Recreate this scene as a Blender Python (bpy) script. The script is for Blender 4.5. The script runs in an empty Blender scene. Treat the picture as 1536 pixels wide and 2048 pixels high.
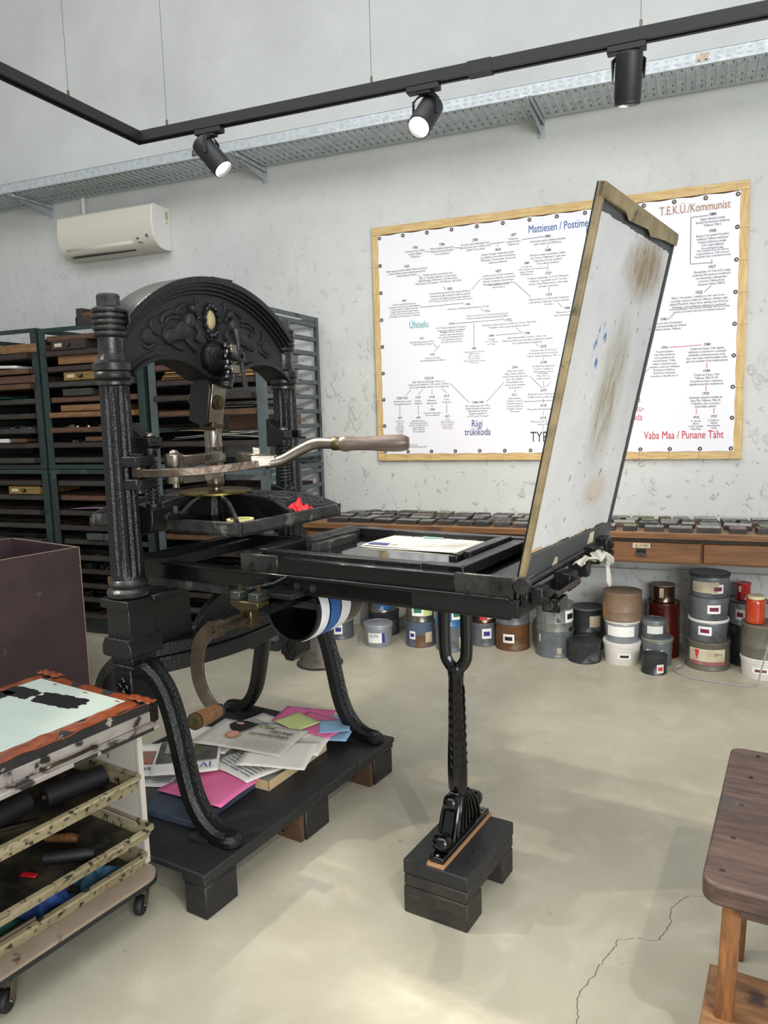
import bpy, bmesh, math, random
from mathutils import Vector, Matrix, Euler, Quaternion
random.seed(7)
SC = bpy.context.scene
COL = SC.collection
PI = math.pi
R = math.radians

# ---------------------------------------------------------------- camera
def make_camera():
    f, pitch, roll, yaw = 1520.0, R(7.25), R(1.68), R(22.27)
    fw = Vector((-math.sin(yaw)*math.cos(pitch), math.cos(yaw)*math.cos(pitch), -math.sin(pitch)))
    rt = Vector((math.cos(yaw), math.sin(yaw), 0)); up = rt.cross(fw)
    rt2 = rt*math.cos(roll) - up*math.sin(roll); up2 = rt2.cross(fw)
    m = Matrix((rt2, up2, -fw)).transposed().to_4x4()
    m.translation = Vector((0, -4.95, 1.5))
    cd = bpy.data.cameras.new('camera'); cd.sensor_fit = 'HORIZONTAL'; cd.sensor_width = 36
    cd.lens = f/1536*36; cd.clip_start = .05; cd.clip_end = 60
    c = bpy.data.objects.new('camera', cd); COL.objects.link(c); c.matrix_world = m
    SC.camera = c
make_camera()

# ---------------------------------------------------------------- world, lights, exposure
w = bpy.data.worlds.new('room_light'); SC.world = w; w.use_nodes = True
w.node_tree.nodes['Background'].inputs[0].default_value = (.93, .96, 1, 1)
w.node_tree.nodes['Background'].inputs[1].default_value = .53
SC.view_settings.view_transform = 'Standard'; SC.view_settings.look = 'None'
SC.view_settings.gamma = 1; SC.view_settings.use_curve_mapping = False
SC.view_settings.exposure = 0.0
def area(name, loc, tgt, sx, sy, power, col):
    l = bpy.data.lights.new(name, 'AREA'); l.shape = 'RECTANGLE'; l.size = sx; l.size_y = sy
    l.energy = power; l.color = col
    o = bpy.data.objects.new(name, l); COL.objects.link(o); o.location = loc
    o.rotation_euler = (Vector(tgt)-Vector(loc)).to_track_quat('-Z', 'Y').to_euler()
def spot(name, loc, tgt, power, ang, blend, col=(1, .92, .8), rad=.03):
    l = bpy.data.lights.new(name, 'SPOT'); l.energy = power; l.spot_size = R(ang); l.spot_blend = blend
    l.color = col; l.shadow_soft_size = rad
    o = bpy.data.objects.new(name, l); COL.objects.link(o); o.location = loc
    o.rotation_euler = (Vector(tgt)-Vector(loc)).to_track_quat('-Z', 'Y').to_euler()
area('window_daylight', (3.2, -7.6, 2.4), (-1.5, -1.0, 1.2), 3.4, 2.6, 330, (.93, .97, 1))
area('overhead_fill', (-1.4, -4.2, 4.9), (-1.6, -2.2, 0), 5.5, 2.4, 140, (.97, .98, 1))  # added soft fill from above, standing in for ceiling bounce
spot('track_spot_beyond_frame', (1.2, -2.7, 2.4), (-.7, 0, 1.0), 50, 75, .8)
spot('track_spot_left_branch', (-1.79, -2.95, 2.4), (-.8, -1.6, 0), 90, 58, .35, rad=.02)
spot('track_spot_far_left', (-2.8, -3.75, 2.45), (-.35, -2.65, 0), 120, 34, .5, rad=.02)
spot('track_spot_behind_camera', (.62, -4.6, 2.45), (-.1, -2.7, 0), 80, 60, .4, rad=.02)

# ---------------------------------------------------------------- mesh builder
class MB:
    def __init__(s, M=None): s.v = []; s.f = []; s.M = M or Matrix()
    def add(s, vs, fs, T=None):
        b = len(s.v); M = s.M @ T if T is not None else s.M
        s.v += [tuple(M @ Vector(p)) for p in vs]; s.f += [tuple(b+i for i in f) for f in fs]; return s
    def box(s, a, b, T=None):
        x0, y0, z0 = a; x1, y1, z1 = b
        if x0 > x1: x0, x1 = x1, x0
        if y0 > y1: y0, y1 = y1, y0
        if z0 > z1: z0, z1 = z1, z0
        return s.add([(x0,y0,z0),(x1,y0,z0),(x1,y1,z0),(x0,y1,z0),(x0,y0,z1),(x1,y0,z1),(x1,y1,z1),(x0,y1,z1)],
            [(3,2,1,0),(4,5,6,7),(0,1,5,4),(1,2,6,5),(2,3,7,6),(3,0,4,7)], T)
    def cbox(s, c, d, T=None):
        return s.box([c[i]-d[i]/2 for i in range(3)], [c[i]+d[i]/2 for i in range(3)], T)
    def rings(s, rs, closed=True, caps=True, T=None):
        n = len(rs[0]); vs = [p for r in rs for p in r]; fs = []
        for k in range(len(rs)-1):
            for i in range(n if closed else n-1):
                j = (i+1) % n; fs.append((k*n+i, k*n+j, (k+1)*n+j, (k+1)*n+i))
        if caps and closed:
            fs.append(tuple(reversed(range(n)))); fs.append(tuple((len(rs)-1)*n+i for i in range(n)))
        return s.add(vs, fs, T)
    def lathe(s, prof, c=(0,0,0), axis='z', n=28, caps=True, mod=None):
        rs = []
        for r, z in prof:
            ring = []
            for i in range(n):
                a = 2*PI*i/n; rr = r*(mod(a, z) if mod else 1)
                p = (rr*math.cos(a), rr*math.sin(a), z)
                if axis == 'x': p = (p[2], p[0], p[1])
                elif axis == 'y': p = (p[1], p[2], p[0])
                ring.append((c[0]+p[0], c[1]+p[1], c[2]+p[2]))
            rs.append(ring)
        return s.rings(rs, caps=caps)
    def cyl(s, p0, p1, r0, r1=None, n=16, caps=True):
        return s.tube([p0, p1], [r0, r0 if r1 is None else r1], n, caps)
    def tube(s, pts, r, n=12, caps=True, sec=None, up=None):
        pts = [Vector(p) for p in pts]; m = len(pts)
        if not isinstance(r, (list, tuple)): r = [r]*m
        rs = []; prev = None
        for i, p in enumerate(pts):
            t = (pts[min(i+1, m-1)]-pts[max(i-1, 0)]).normalized()
            if up is not None: u = Vector(up); u = (u-t*u.dot(t)).normalized()
            elif prev is None:
                u = Vector((0,0,1)) if abs(t.z) < .9 else Vector((1,0,0)); u = (u-t*u.dot(t)).normalized()
            else: u = (prev-t*prev.dot(t)).normalized()
            prev = u; w_ = t.cross(u)
            if sec is None: ring = [tuple(p+(u*math.cos(2*PI*k/n)+w_*math.sin(2*PI*k/n))*r[i]) for k in range(n)]
            else: ring = [tuple(p+(u*a+w_*b)*r[i]) for a, b in sec]
            rs.append(ring)
        return s.rings(rs, caps=caps)
    def prism(s, poly, axis, d0, d1):
        # poly in the two other axes (order x,y,z with axis removed)
        def P(a, b, d): return {'x': (d, a, b), 'y': (a, d, b), 'z': (a, b, d)}[axis]
        n = len(poly); vs = [P(a, b, d0) for a, b in poly]+[P(a, b, d1) for a, b in poly]
        fs = [tuple(range(n))[::-1], tuple(range(n, 2*n))]+[(i, (i+1) % n, n+(i+1) % n, n+i) for i in range(n)]
        return s.add(vs, fs)
    def grid(s, nx, ny, fn, thick=None):
        vs = [fn(i/nx, j/ny) for j in range(ny+1) for i in range(nx+1)]; m = nx+1
        fs = [(j*m+i, j*m+i+1, (j+1)*m+i+1, (j+1)*m+i) for j in range(ny) for i in range(nx)]
        return s.add(vs, fs)
    def and_mat(s, other, m2):
        s.extra = (len(s.f), m2); b = len(s.v); s.v += other.v; s.f += [tuple(b+i for i in f) for f in other.f]; return s
    def build(s, name, mat, parent=None, bevel=0, smooth=35, solid=0, seg=1, fix=True):
        me = bpy.data.meshes.new(name); me.from_pydata(s.v, [], s.f)
        if fix:
            bm = bmesh.new(); bm.from_mesh(me); bmesh.ops.recalc_face_normals(bm, faces=bm.faces); bm.to_mesh(me); bm.free()
        me.validate()
        me.materials.append(mat)
        if getattr(s, 'extra', None):
            me.materials.append(s.extra[1])
            for p in me.polygons[s.extra[0]:]: p.material_index = 1
        if smooth:
            for p in me.polygons: p.use_smooth = True
            me.set_sharp_from_angle(angle=R(smooth))
        o = bpy.data.objects.new(name, me); COL.objects.link(o)
        if parent is not None: o.parent = parent
        if solid:
            md = o.modifiers.new('solid', 'SOLIDIFY'); md.thickness = solid; md.offset = 0
        if bevel:
            md = o.modifiers.new('bevel', 'BEVEL'); md.width = bevel; md.segments = seg; md.limit_method = 'ANGLE'; md.angle_limit = R(40)
        return o
def thing(name, label, cat, loc=(0,0,0), rz=0, group=None):
    o = bpy.data.objects.new(name, None); COL.objects.link(o); o.location = loc; o.rotation_euler = (0,0,rz)
    o.empty_display_size = .05
    return tag(o, label, cat, group)
def tag(o, label, cat, group=None):
    o['label'] = label; o['category'] = cat
    if group: o['group'] = group
    return o
def struct(o): o['kind'] = 'structure'; return o
def place(o, loc, rz=0, rx=0, ry=0): o.location = loc; o.rotation_euler = (rx, ry, rz); return o
def dup(o, parent=None, mat=None):
    c = o.copy(); COL.objects.link(c)
    if parent is not None: c.parent = parent
    for ch in list(o.children): dup(ch, c)
    return c
def arc(cx, cy, r, a0, a1, n): return [(cx+r*math.cos(R(a0+(a1-a0)*i/n)), cy+r*math.sin(R(a0+(a1-a0)*i/n))) for i in range(n+1)]
def spline(pts, k=5):
    pts = [Vector(p) for p in pts]; out = []
    for i in range(len(pts)-1):
        p0 = pts[max(i-1,0)]; p1 = pts[i]; p2 = pts[i+1]; p3 = pts[min(i+2, len(pts)-1)]
        for j in range(k):
            t = j/k; out.append(.5*((2*p1)+(-p0+p2)*t+(2*p0-5*p1+4*p2-p3)*t*t+(-p0+3*p1-3*p2+p3)*t**3))
    out.append(pts[-1]); return out

# ---------------------------------------------------------------- materials
def srgb(c):
    c = [x/255 for x in c]
    return tuple(x/12.92 if x <= .04045 else ((x+.055)/1.055)**2.4 for x in c)+(1,)
def mat(name, c, rough=.6, metal=0, c2=None, scale=6, mix=(.35, .65), bump=0, bscale=40, detail=6, stretch=None, c3=None, s3=3, m3=(.6, .66), coat=0, emit=None, alpha=None, trans=0, rvar=0, wave=None):
    m = bpy.data.materials.new(name); m.use_nodes = True; nt = m.node_tree; N = nt.nodes; L = nt.links
    b = N['Principled BSDF']; b.inputs['Roughness'].default_value = rough; b.inputs['Metallic'].default_value = metal
    b.inputs['Coat Weight'].default_value = coat; b.inputs['Transmission Weight'].default_value = trans
    b.inputs['Base Color'].default_value = srgb(c)
    tc = N.new('ShaderNodeTexCoord'); mp = N.new('ShaderNodeMapping'); L.new(tc.outputs['Object'], mp.inputs[0])
    if stretch: mp.inputs['Scale'].default_value = stretch
    col = None
    if c2 is not None:
        n = N.new('ShaderNodeTexNoise'); n.inputs['Scale'].default_value = scale; n.inputs['Detail'].default_value = detail; n.inputs['Roughness'].default_value = .6
        L.new(mp.outputs[0], n.inputs['Vector'])
        r = N.new('ShaderNodeMapRange'); r.inputs[1].default_value = mix[0]; r.inputs[2].default_value = mix[1]; L.new(n.outputs['Fac'], r.inputs[0])
        x = N.new('ShaderNodeMix'); x.data_type = 'RGBA'; x.inputs[6].default_value = srgb(c); x.inputs[7].default_value = srgb(c2)
        L.new(r.outputs[0], x.inputs[0]); col = x.outputs[2]
        if rvar:
            q = N.new('ShaderNodeMapRange'); q.inputs[3].default_value = rough-rvar; q.inputs[4].default_value = rough+rvar; L.new(n.outputs['Fac'], q.inputs[0]); L.new(q.outputs[0], b.inputs['Roughness'])
    if c3 is not None:
        n = N.new('ShaderNodeTexNoise'); n.inputs['Scale'].default_value = s3; n.inputs['Detail'].default_value = 8
        L.new(tc.outputs['Object'], n.inputs['Vector'])
        r = N.new('ShaderNodeMapRange'); r.inputs[1].default_value = m3[0]; r.inputs[2].default_value = m3[1]; L.new(n.outputs['Fac'], r.inputs[0])
        x = N.new('ShaderNodeMix'); x.data_type = 'RGBA'; x.inputs[7].default_value = srgb(c3)
        if col: L.new(col, x.inputs[6])
        else: x.inputs[6].default_value = srgb(c)
        L.new(r.outputs[0], x.inputs[0]); col = x.outputs[2]
    if col: L.new(col, b.inputs['Base Color'])
    if bump:
        n = N.new('ShaderNodeTexNoise'); n.inputs['Scale'].default_value = bscale; n.inputs['Detail'].default_value = 5; L.new(mp.outputs[0], n.inputs['Vector'])
        bp = N.new('ShaderNodeBump'); bp.inputs['Strength'].default_value = bump; bp.inputs['Distance'].default_value = .01
        L.new(n.outputs['Fac'], bp.inputs['Height']); L.new(bp.outputs[0], b.inputs['Normal'])
    if emit:
        b.inputs['Emission Color'].default_value = srgb(emit[0]); b.inputs['Emission Strength'].default_value = emit[1]
    return m
m_iron = mat('black_cast_iron', (20,21,22), .32, .1, (14,14,15), 9, bump=.35, bscale=120, rvar=.1)
m_iron2 = mat('grey_worn_iron', (70,70,68), .33, .65, (44,44,44), 14, bump=.2, bscale=60, rvar=.12)
m_ironr = mat('rough_grey_iron', (72,72,69), .5, .4, (46,46,45), 20, bump=.3, bscale=90, c3=(110,108,102), s3=16)
m_panel = mat('matt_grey_cast_iron', (34,35,37), .5, .1, (26,27,28), 8, bump=.3, bscale=90)
m_gloss = mat('glossy_black_enamel', (7,7,8), .16, 0, (11,11,12), 5)
m_stone = mat('polished_steel_bed', (112,112,114), .07, 1)
m_steel = mat('bright_steel', (148,140,128), .28, 1, (120,110,98), 12, rvar=.1, bump=.05, bscale=80)
m_steeld = mat('brown_steel', (112,100,88), .34, 1, (78,66,56), 14, rvar=.1, bump=.15, bscale=70)
m_brass = mat('brass', (138,118,68), .35, 1, (92,80,48), 12, rvar=.12)
m_brassd = mat('tarnished_brass', (96,84,56), .42, .9, (74,68,52), 18, rvar=.1)
m_handle = mat('worn_grey_brown_wood', (108,92,80), .35, 0, (78,64,54), 6, stretch=(1,1,12), bump=.1, coat=.2)
m_grip = mat('brown_wood_grip', (122,84,52), .35, 0, (90,60,36), 8, stretch=(1,12,1), coat=.2)
m_white = mat('white_plastic', (226,224,215), .45)
m_whitep = mat('cream_plastic', (208,203,188), .42)
m_galv = mat('galvanised_steel', (196,202,203), .45, .3, (170,177,180), 25, rvar=.08)
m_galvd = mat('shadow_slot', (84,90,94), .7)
m_blackp = mat('black_powder_coat', (26,26,27), .5, 0, bump=.1, bscale=300)
m_lens = mat('lit_lamp_lens', (255,255,250), .3, emit=((255,250,240), 14))
m_pine = mat('pine_wood', (214,186,132), .55, 0, (188,152,94), 5, stretch=(2,10,22), c3=(140,86,44), s3=2.3, m3=(.72,.76))
m_pinev = mat('pine_wood_upright', (216,188,134), .55, 0, (190,154,96), 5, stretch=(22,10,2), c3=(140,86,44), s3=2.6, m3=(.72,.76))
m_banner = mat('white_banner', (232,231,234), .5, bump=.15, bscale=3)
m_eye = mat('dark_metal_eyelet', (72,58,60), .4, .7)
m_cord = mat('cream_cord', (226,214,180), .8)
INK = {k: mat('print_'+k, c, .6) for k, c in dict(blue=(28,86,148), navy=(44,48,128), teal=(66,158,160), ink=(36,38,48), tan=(176,134,104), red=(200,48,58), rose=(204,98,108), g=(120,124,134), r=(200,80,90), yr=(30,30,36), body=(66,66,76), black=(22,22,24), green=(40,110,84), white=(232,230,225), purple=(110,30,60), brown=(112,70,52), bluegrey=(60,70,120)).items()}
m_rack = mat('teal_grey_rack_paint', (88,98,99), .55, .1, (72,82,84), 6, c3=(48,54,54), s3=5)
m_rackd = mat('shaded_green_rack_paint', (44,58,56), .55, .1, (34,42,42), 6, c3=(58,70,64), s3=8)  # green paint, darkened to hold the shade on the left racks
m_rackt = mat('shaded_teal_rack_paint', (42,62,58), .5, .1, (34,50,48), 6)  # teal paint with the left racks' shade put into its colour
m_case = mat('dark_brown_case_wood', (62,50,41), .65, 0, (36,31,28), 4, stretch=(2,12,20), bump=.1)
m_case2 = mat('grey_brown_case_wood', (66,61,54), .7, 0, (42,39,36), 4, stretch=(2,12,20))
m_case3 = mat('reddish_case_wood', (104,72,50), .6, 0, (66,46,34), 4, stretch=(2,12,20))
m_yell = mat('yellow_oak_box', (140,112,62), .5, 0, (112,86,44), 5, stretch=(2,8,14))
m_oran = mat('orange_pine_box', (140,102,62), .6, 0, (104,74,46), 4, stretch=(2,8,14))
m_paper = mat('white_paper', (222,218,208), .8)
m_news = mat('newsprint', (200,196,184), .85, 0, (188,184,172), 30)
m_kraft = mat('brown_folder_card', (166,126,84), .7, 0, (140,104,66), 6)
m_table = mat('varnished_brown_table', (122,82,46), .42, 0, (92,60,34), 4, stretch=(1.4,10,14), coat=.2, c3=(84,54,34), s3=3, m3=(.62,.7))
m_tabletop = mat('worn_table_top', (150,116,84), .5, 0, (120,90,64), 4, stretch=(1.4,10,10))
m_maroon = mat('maroon_plywood', (72,54,56), .5, 0, (60,44,47), 5, c3=(92,72,70), s3=14, m3=(.68,.72))
m_maroonin = mat('dark_red_inside', (66,30,30), .6)
m_plyedge = mat('raw_plywood_edge', (164,140,120), .7)
m_cream = mat('dirty_cream_plastic', (164,152,118), .5, 0, (140,128,98), 6, c3=(52,48,42), s3=42, m3=(.54,.64), bump=.05)
m_creamdk = mat('ink_stained_tray_inside', (74,68,50), .5, 0, (30,28,26), 7, mix=(.4,.55))
m_dollyt = mat('stained_dolly_board', (160,144,126), .6, 0, (140,124,106), 5, c3=(84,66,54), s3=18, m3=(.62,.68))
m_dollye = mat('chipped_black_edge', (30,29,28), .6, 0, c3=(214,200,170), s3=12, m3=(.62,.64))
m_sidep = mat('white_painted_side', (196,188,176), .5, 0, c3=(60,50,44), s3=12, m3=(.68,.71))
m_orange = mat('orange_packing_tape', (150,76,42), .3, 0, (116,54,28), 5, stretch=(3,3,3), coat=.2, c3=(60,24,14), s3=6, m3=(.66,.76), bump=.2, bscale=12)
m_slab = mat('pale_green_slab', (200,212,200), .25, 0, (190,204,190), 4, coat=.3)
m_inkblk = mat('wet_black_ink', (10,10,11), .35, bump=.3, bscale=200)
m_slabside = mat('ink_spattered_side', (46,44,42), .5, 0, (30,30,30), 8, c3=(150,150,140), s3=22, m3=(.62,.66))
m_slabside2 = mat('ink_spattered_grey_side', (168,160,150), .5, 0, (140,130,122), 9, c3=(40,36,36), s3=18, m3=(.56,.64))
m_redpl = mat('red_plastic', (196,30,40), .25, coat=.4)
m_redcl = mat('red_cloth', (178,24,30), .7, bump=.3, bscale=30)
m_tapey = mat('yellow_tape', (206,200,130), .5)
m_rubber = mat('black_rubber', (24,24,25), .6)
m_pal = mat('black_painted_timber', (34,34,35), .5, 0, (25,25,26), 5, stretch=(6,2,8), bump=.3, bscale=30)
m_palraw = mat('raw_brown_timber', (92,66,44), .7, 0, (70,48,32), 5, stretch=(6,2,8), bump=.3)
m_pally = mat('worn_black_timber', (52,48,40), .6, 0, (34,32,30), 6, stretch=(3,3,12), c3=(130,104,56), s3=9, m3=(.66,.74), bump=.4, bscale=30)
m_pink = mat('pink_paper', (214,104,150), .75)
m_bluep = mat('pale_blue_paper', (146,182,212), .75)
m_greenp = mat('pale_green_paper', (190,202,132), .75)
m_cardw = mat('grey_white_card', (214,212,206), .7)
m_cardb = mat('beige_box_card', (196,170,126), .7)
m_bluebook = mat('dark_blue_grey_cover', (62,72,88), .5, 0, (48,56,70), 10)
m_bench = mat('dark_worn_bench_wood', (100,78,66), .45, 0, (66,50,44), 5, stretch=(1.5,10,10), c3=(58,56,60), s3=5, m3=(.55,.68), bump=.25, bscale=20)
m_benchl = mat('worn_amber_leg_wood', (150,102,60), .45, 0, (92,58,34), 6, stretch=(8,8,1.2), c3=(46,34,28), s3=9, m3=(.6,.68), bump=.2)
m_benchs = mat('scuffed_amber_shelf_wood', (160,118,78), .5, 0, (116,80,52), 5, stretch=(1.5,7,7), c3=(66,52,46), s3=7, m3=(.6,.68), bump=.3)
m_glabel = mat('aged_paper_label', (206,196,170), .7, 0, (170,156,126), 8)
m_cloth = mat('grey_white_rag', (184,180,168), .85, bump=.4, bscale=60)
m_frame_t = mat('dirty_tan_wood_edge', (150,134,98), .6, 0, (112,98,70), 10, c3=(70,62,50), s3=14, m3=(.6,.68), bump=.2)
m_frame_d = mat('dark_grey_band', (74,76,76), .55, 0, (60,62,62), 10)

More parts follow.
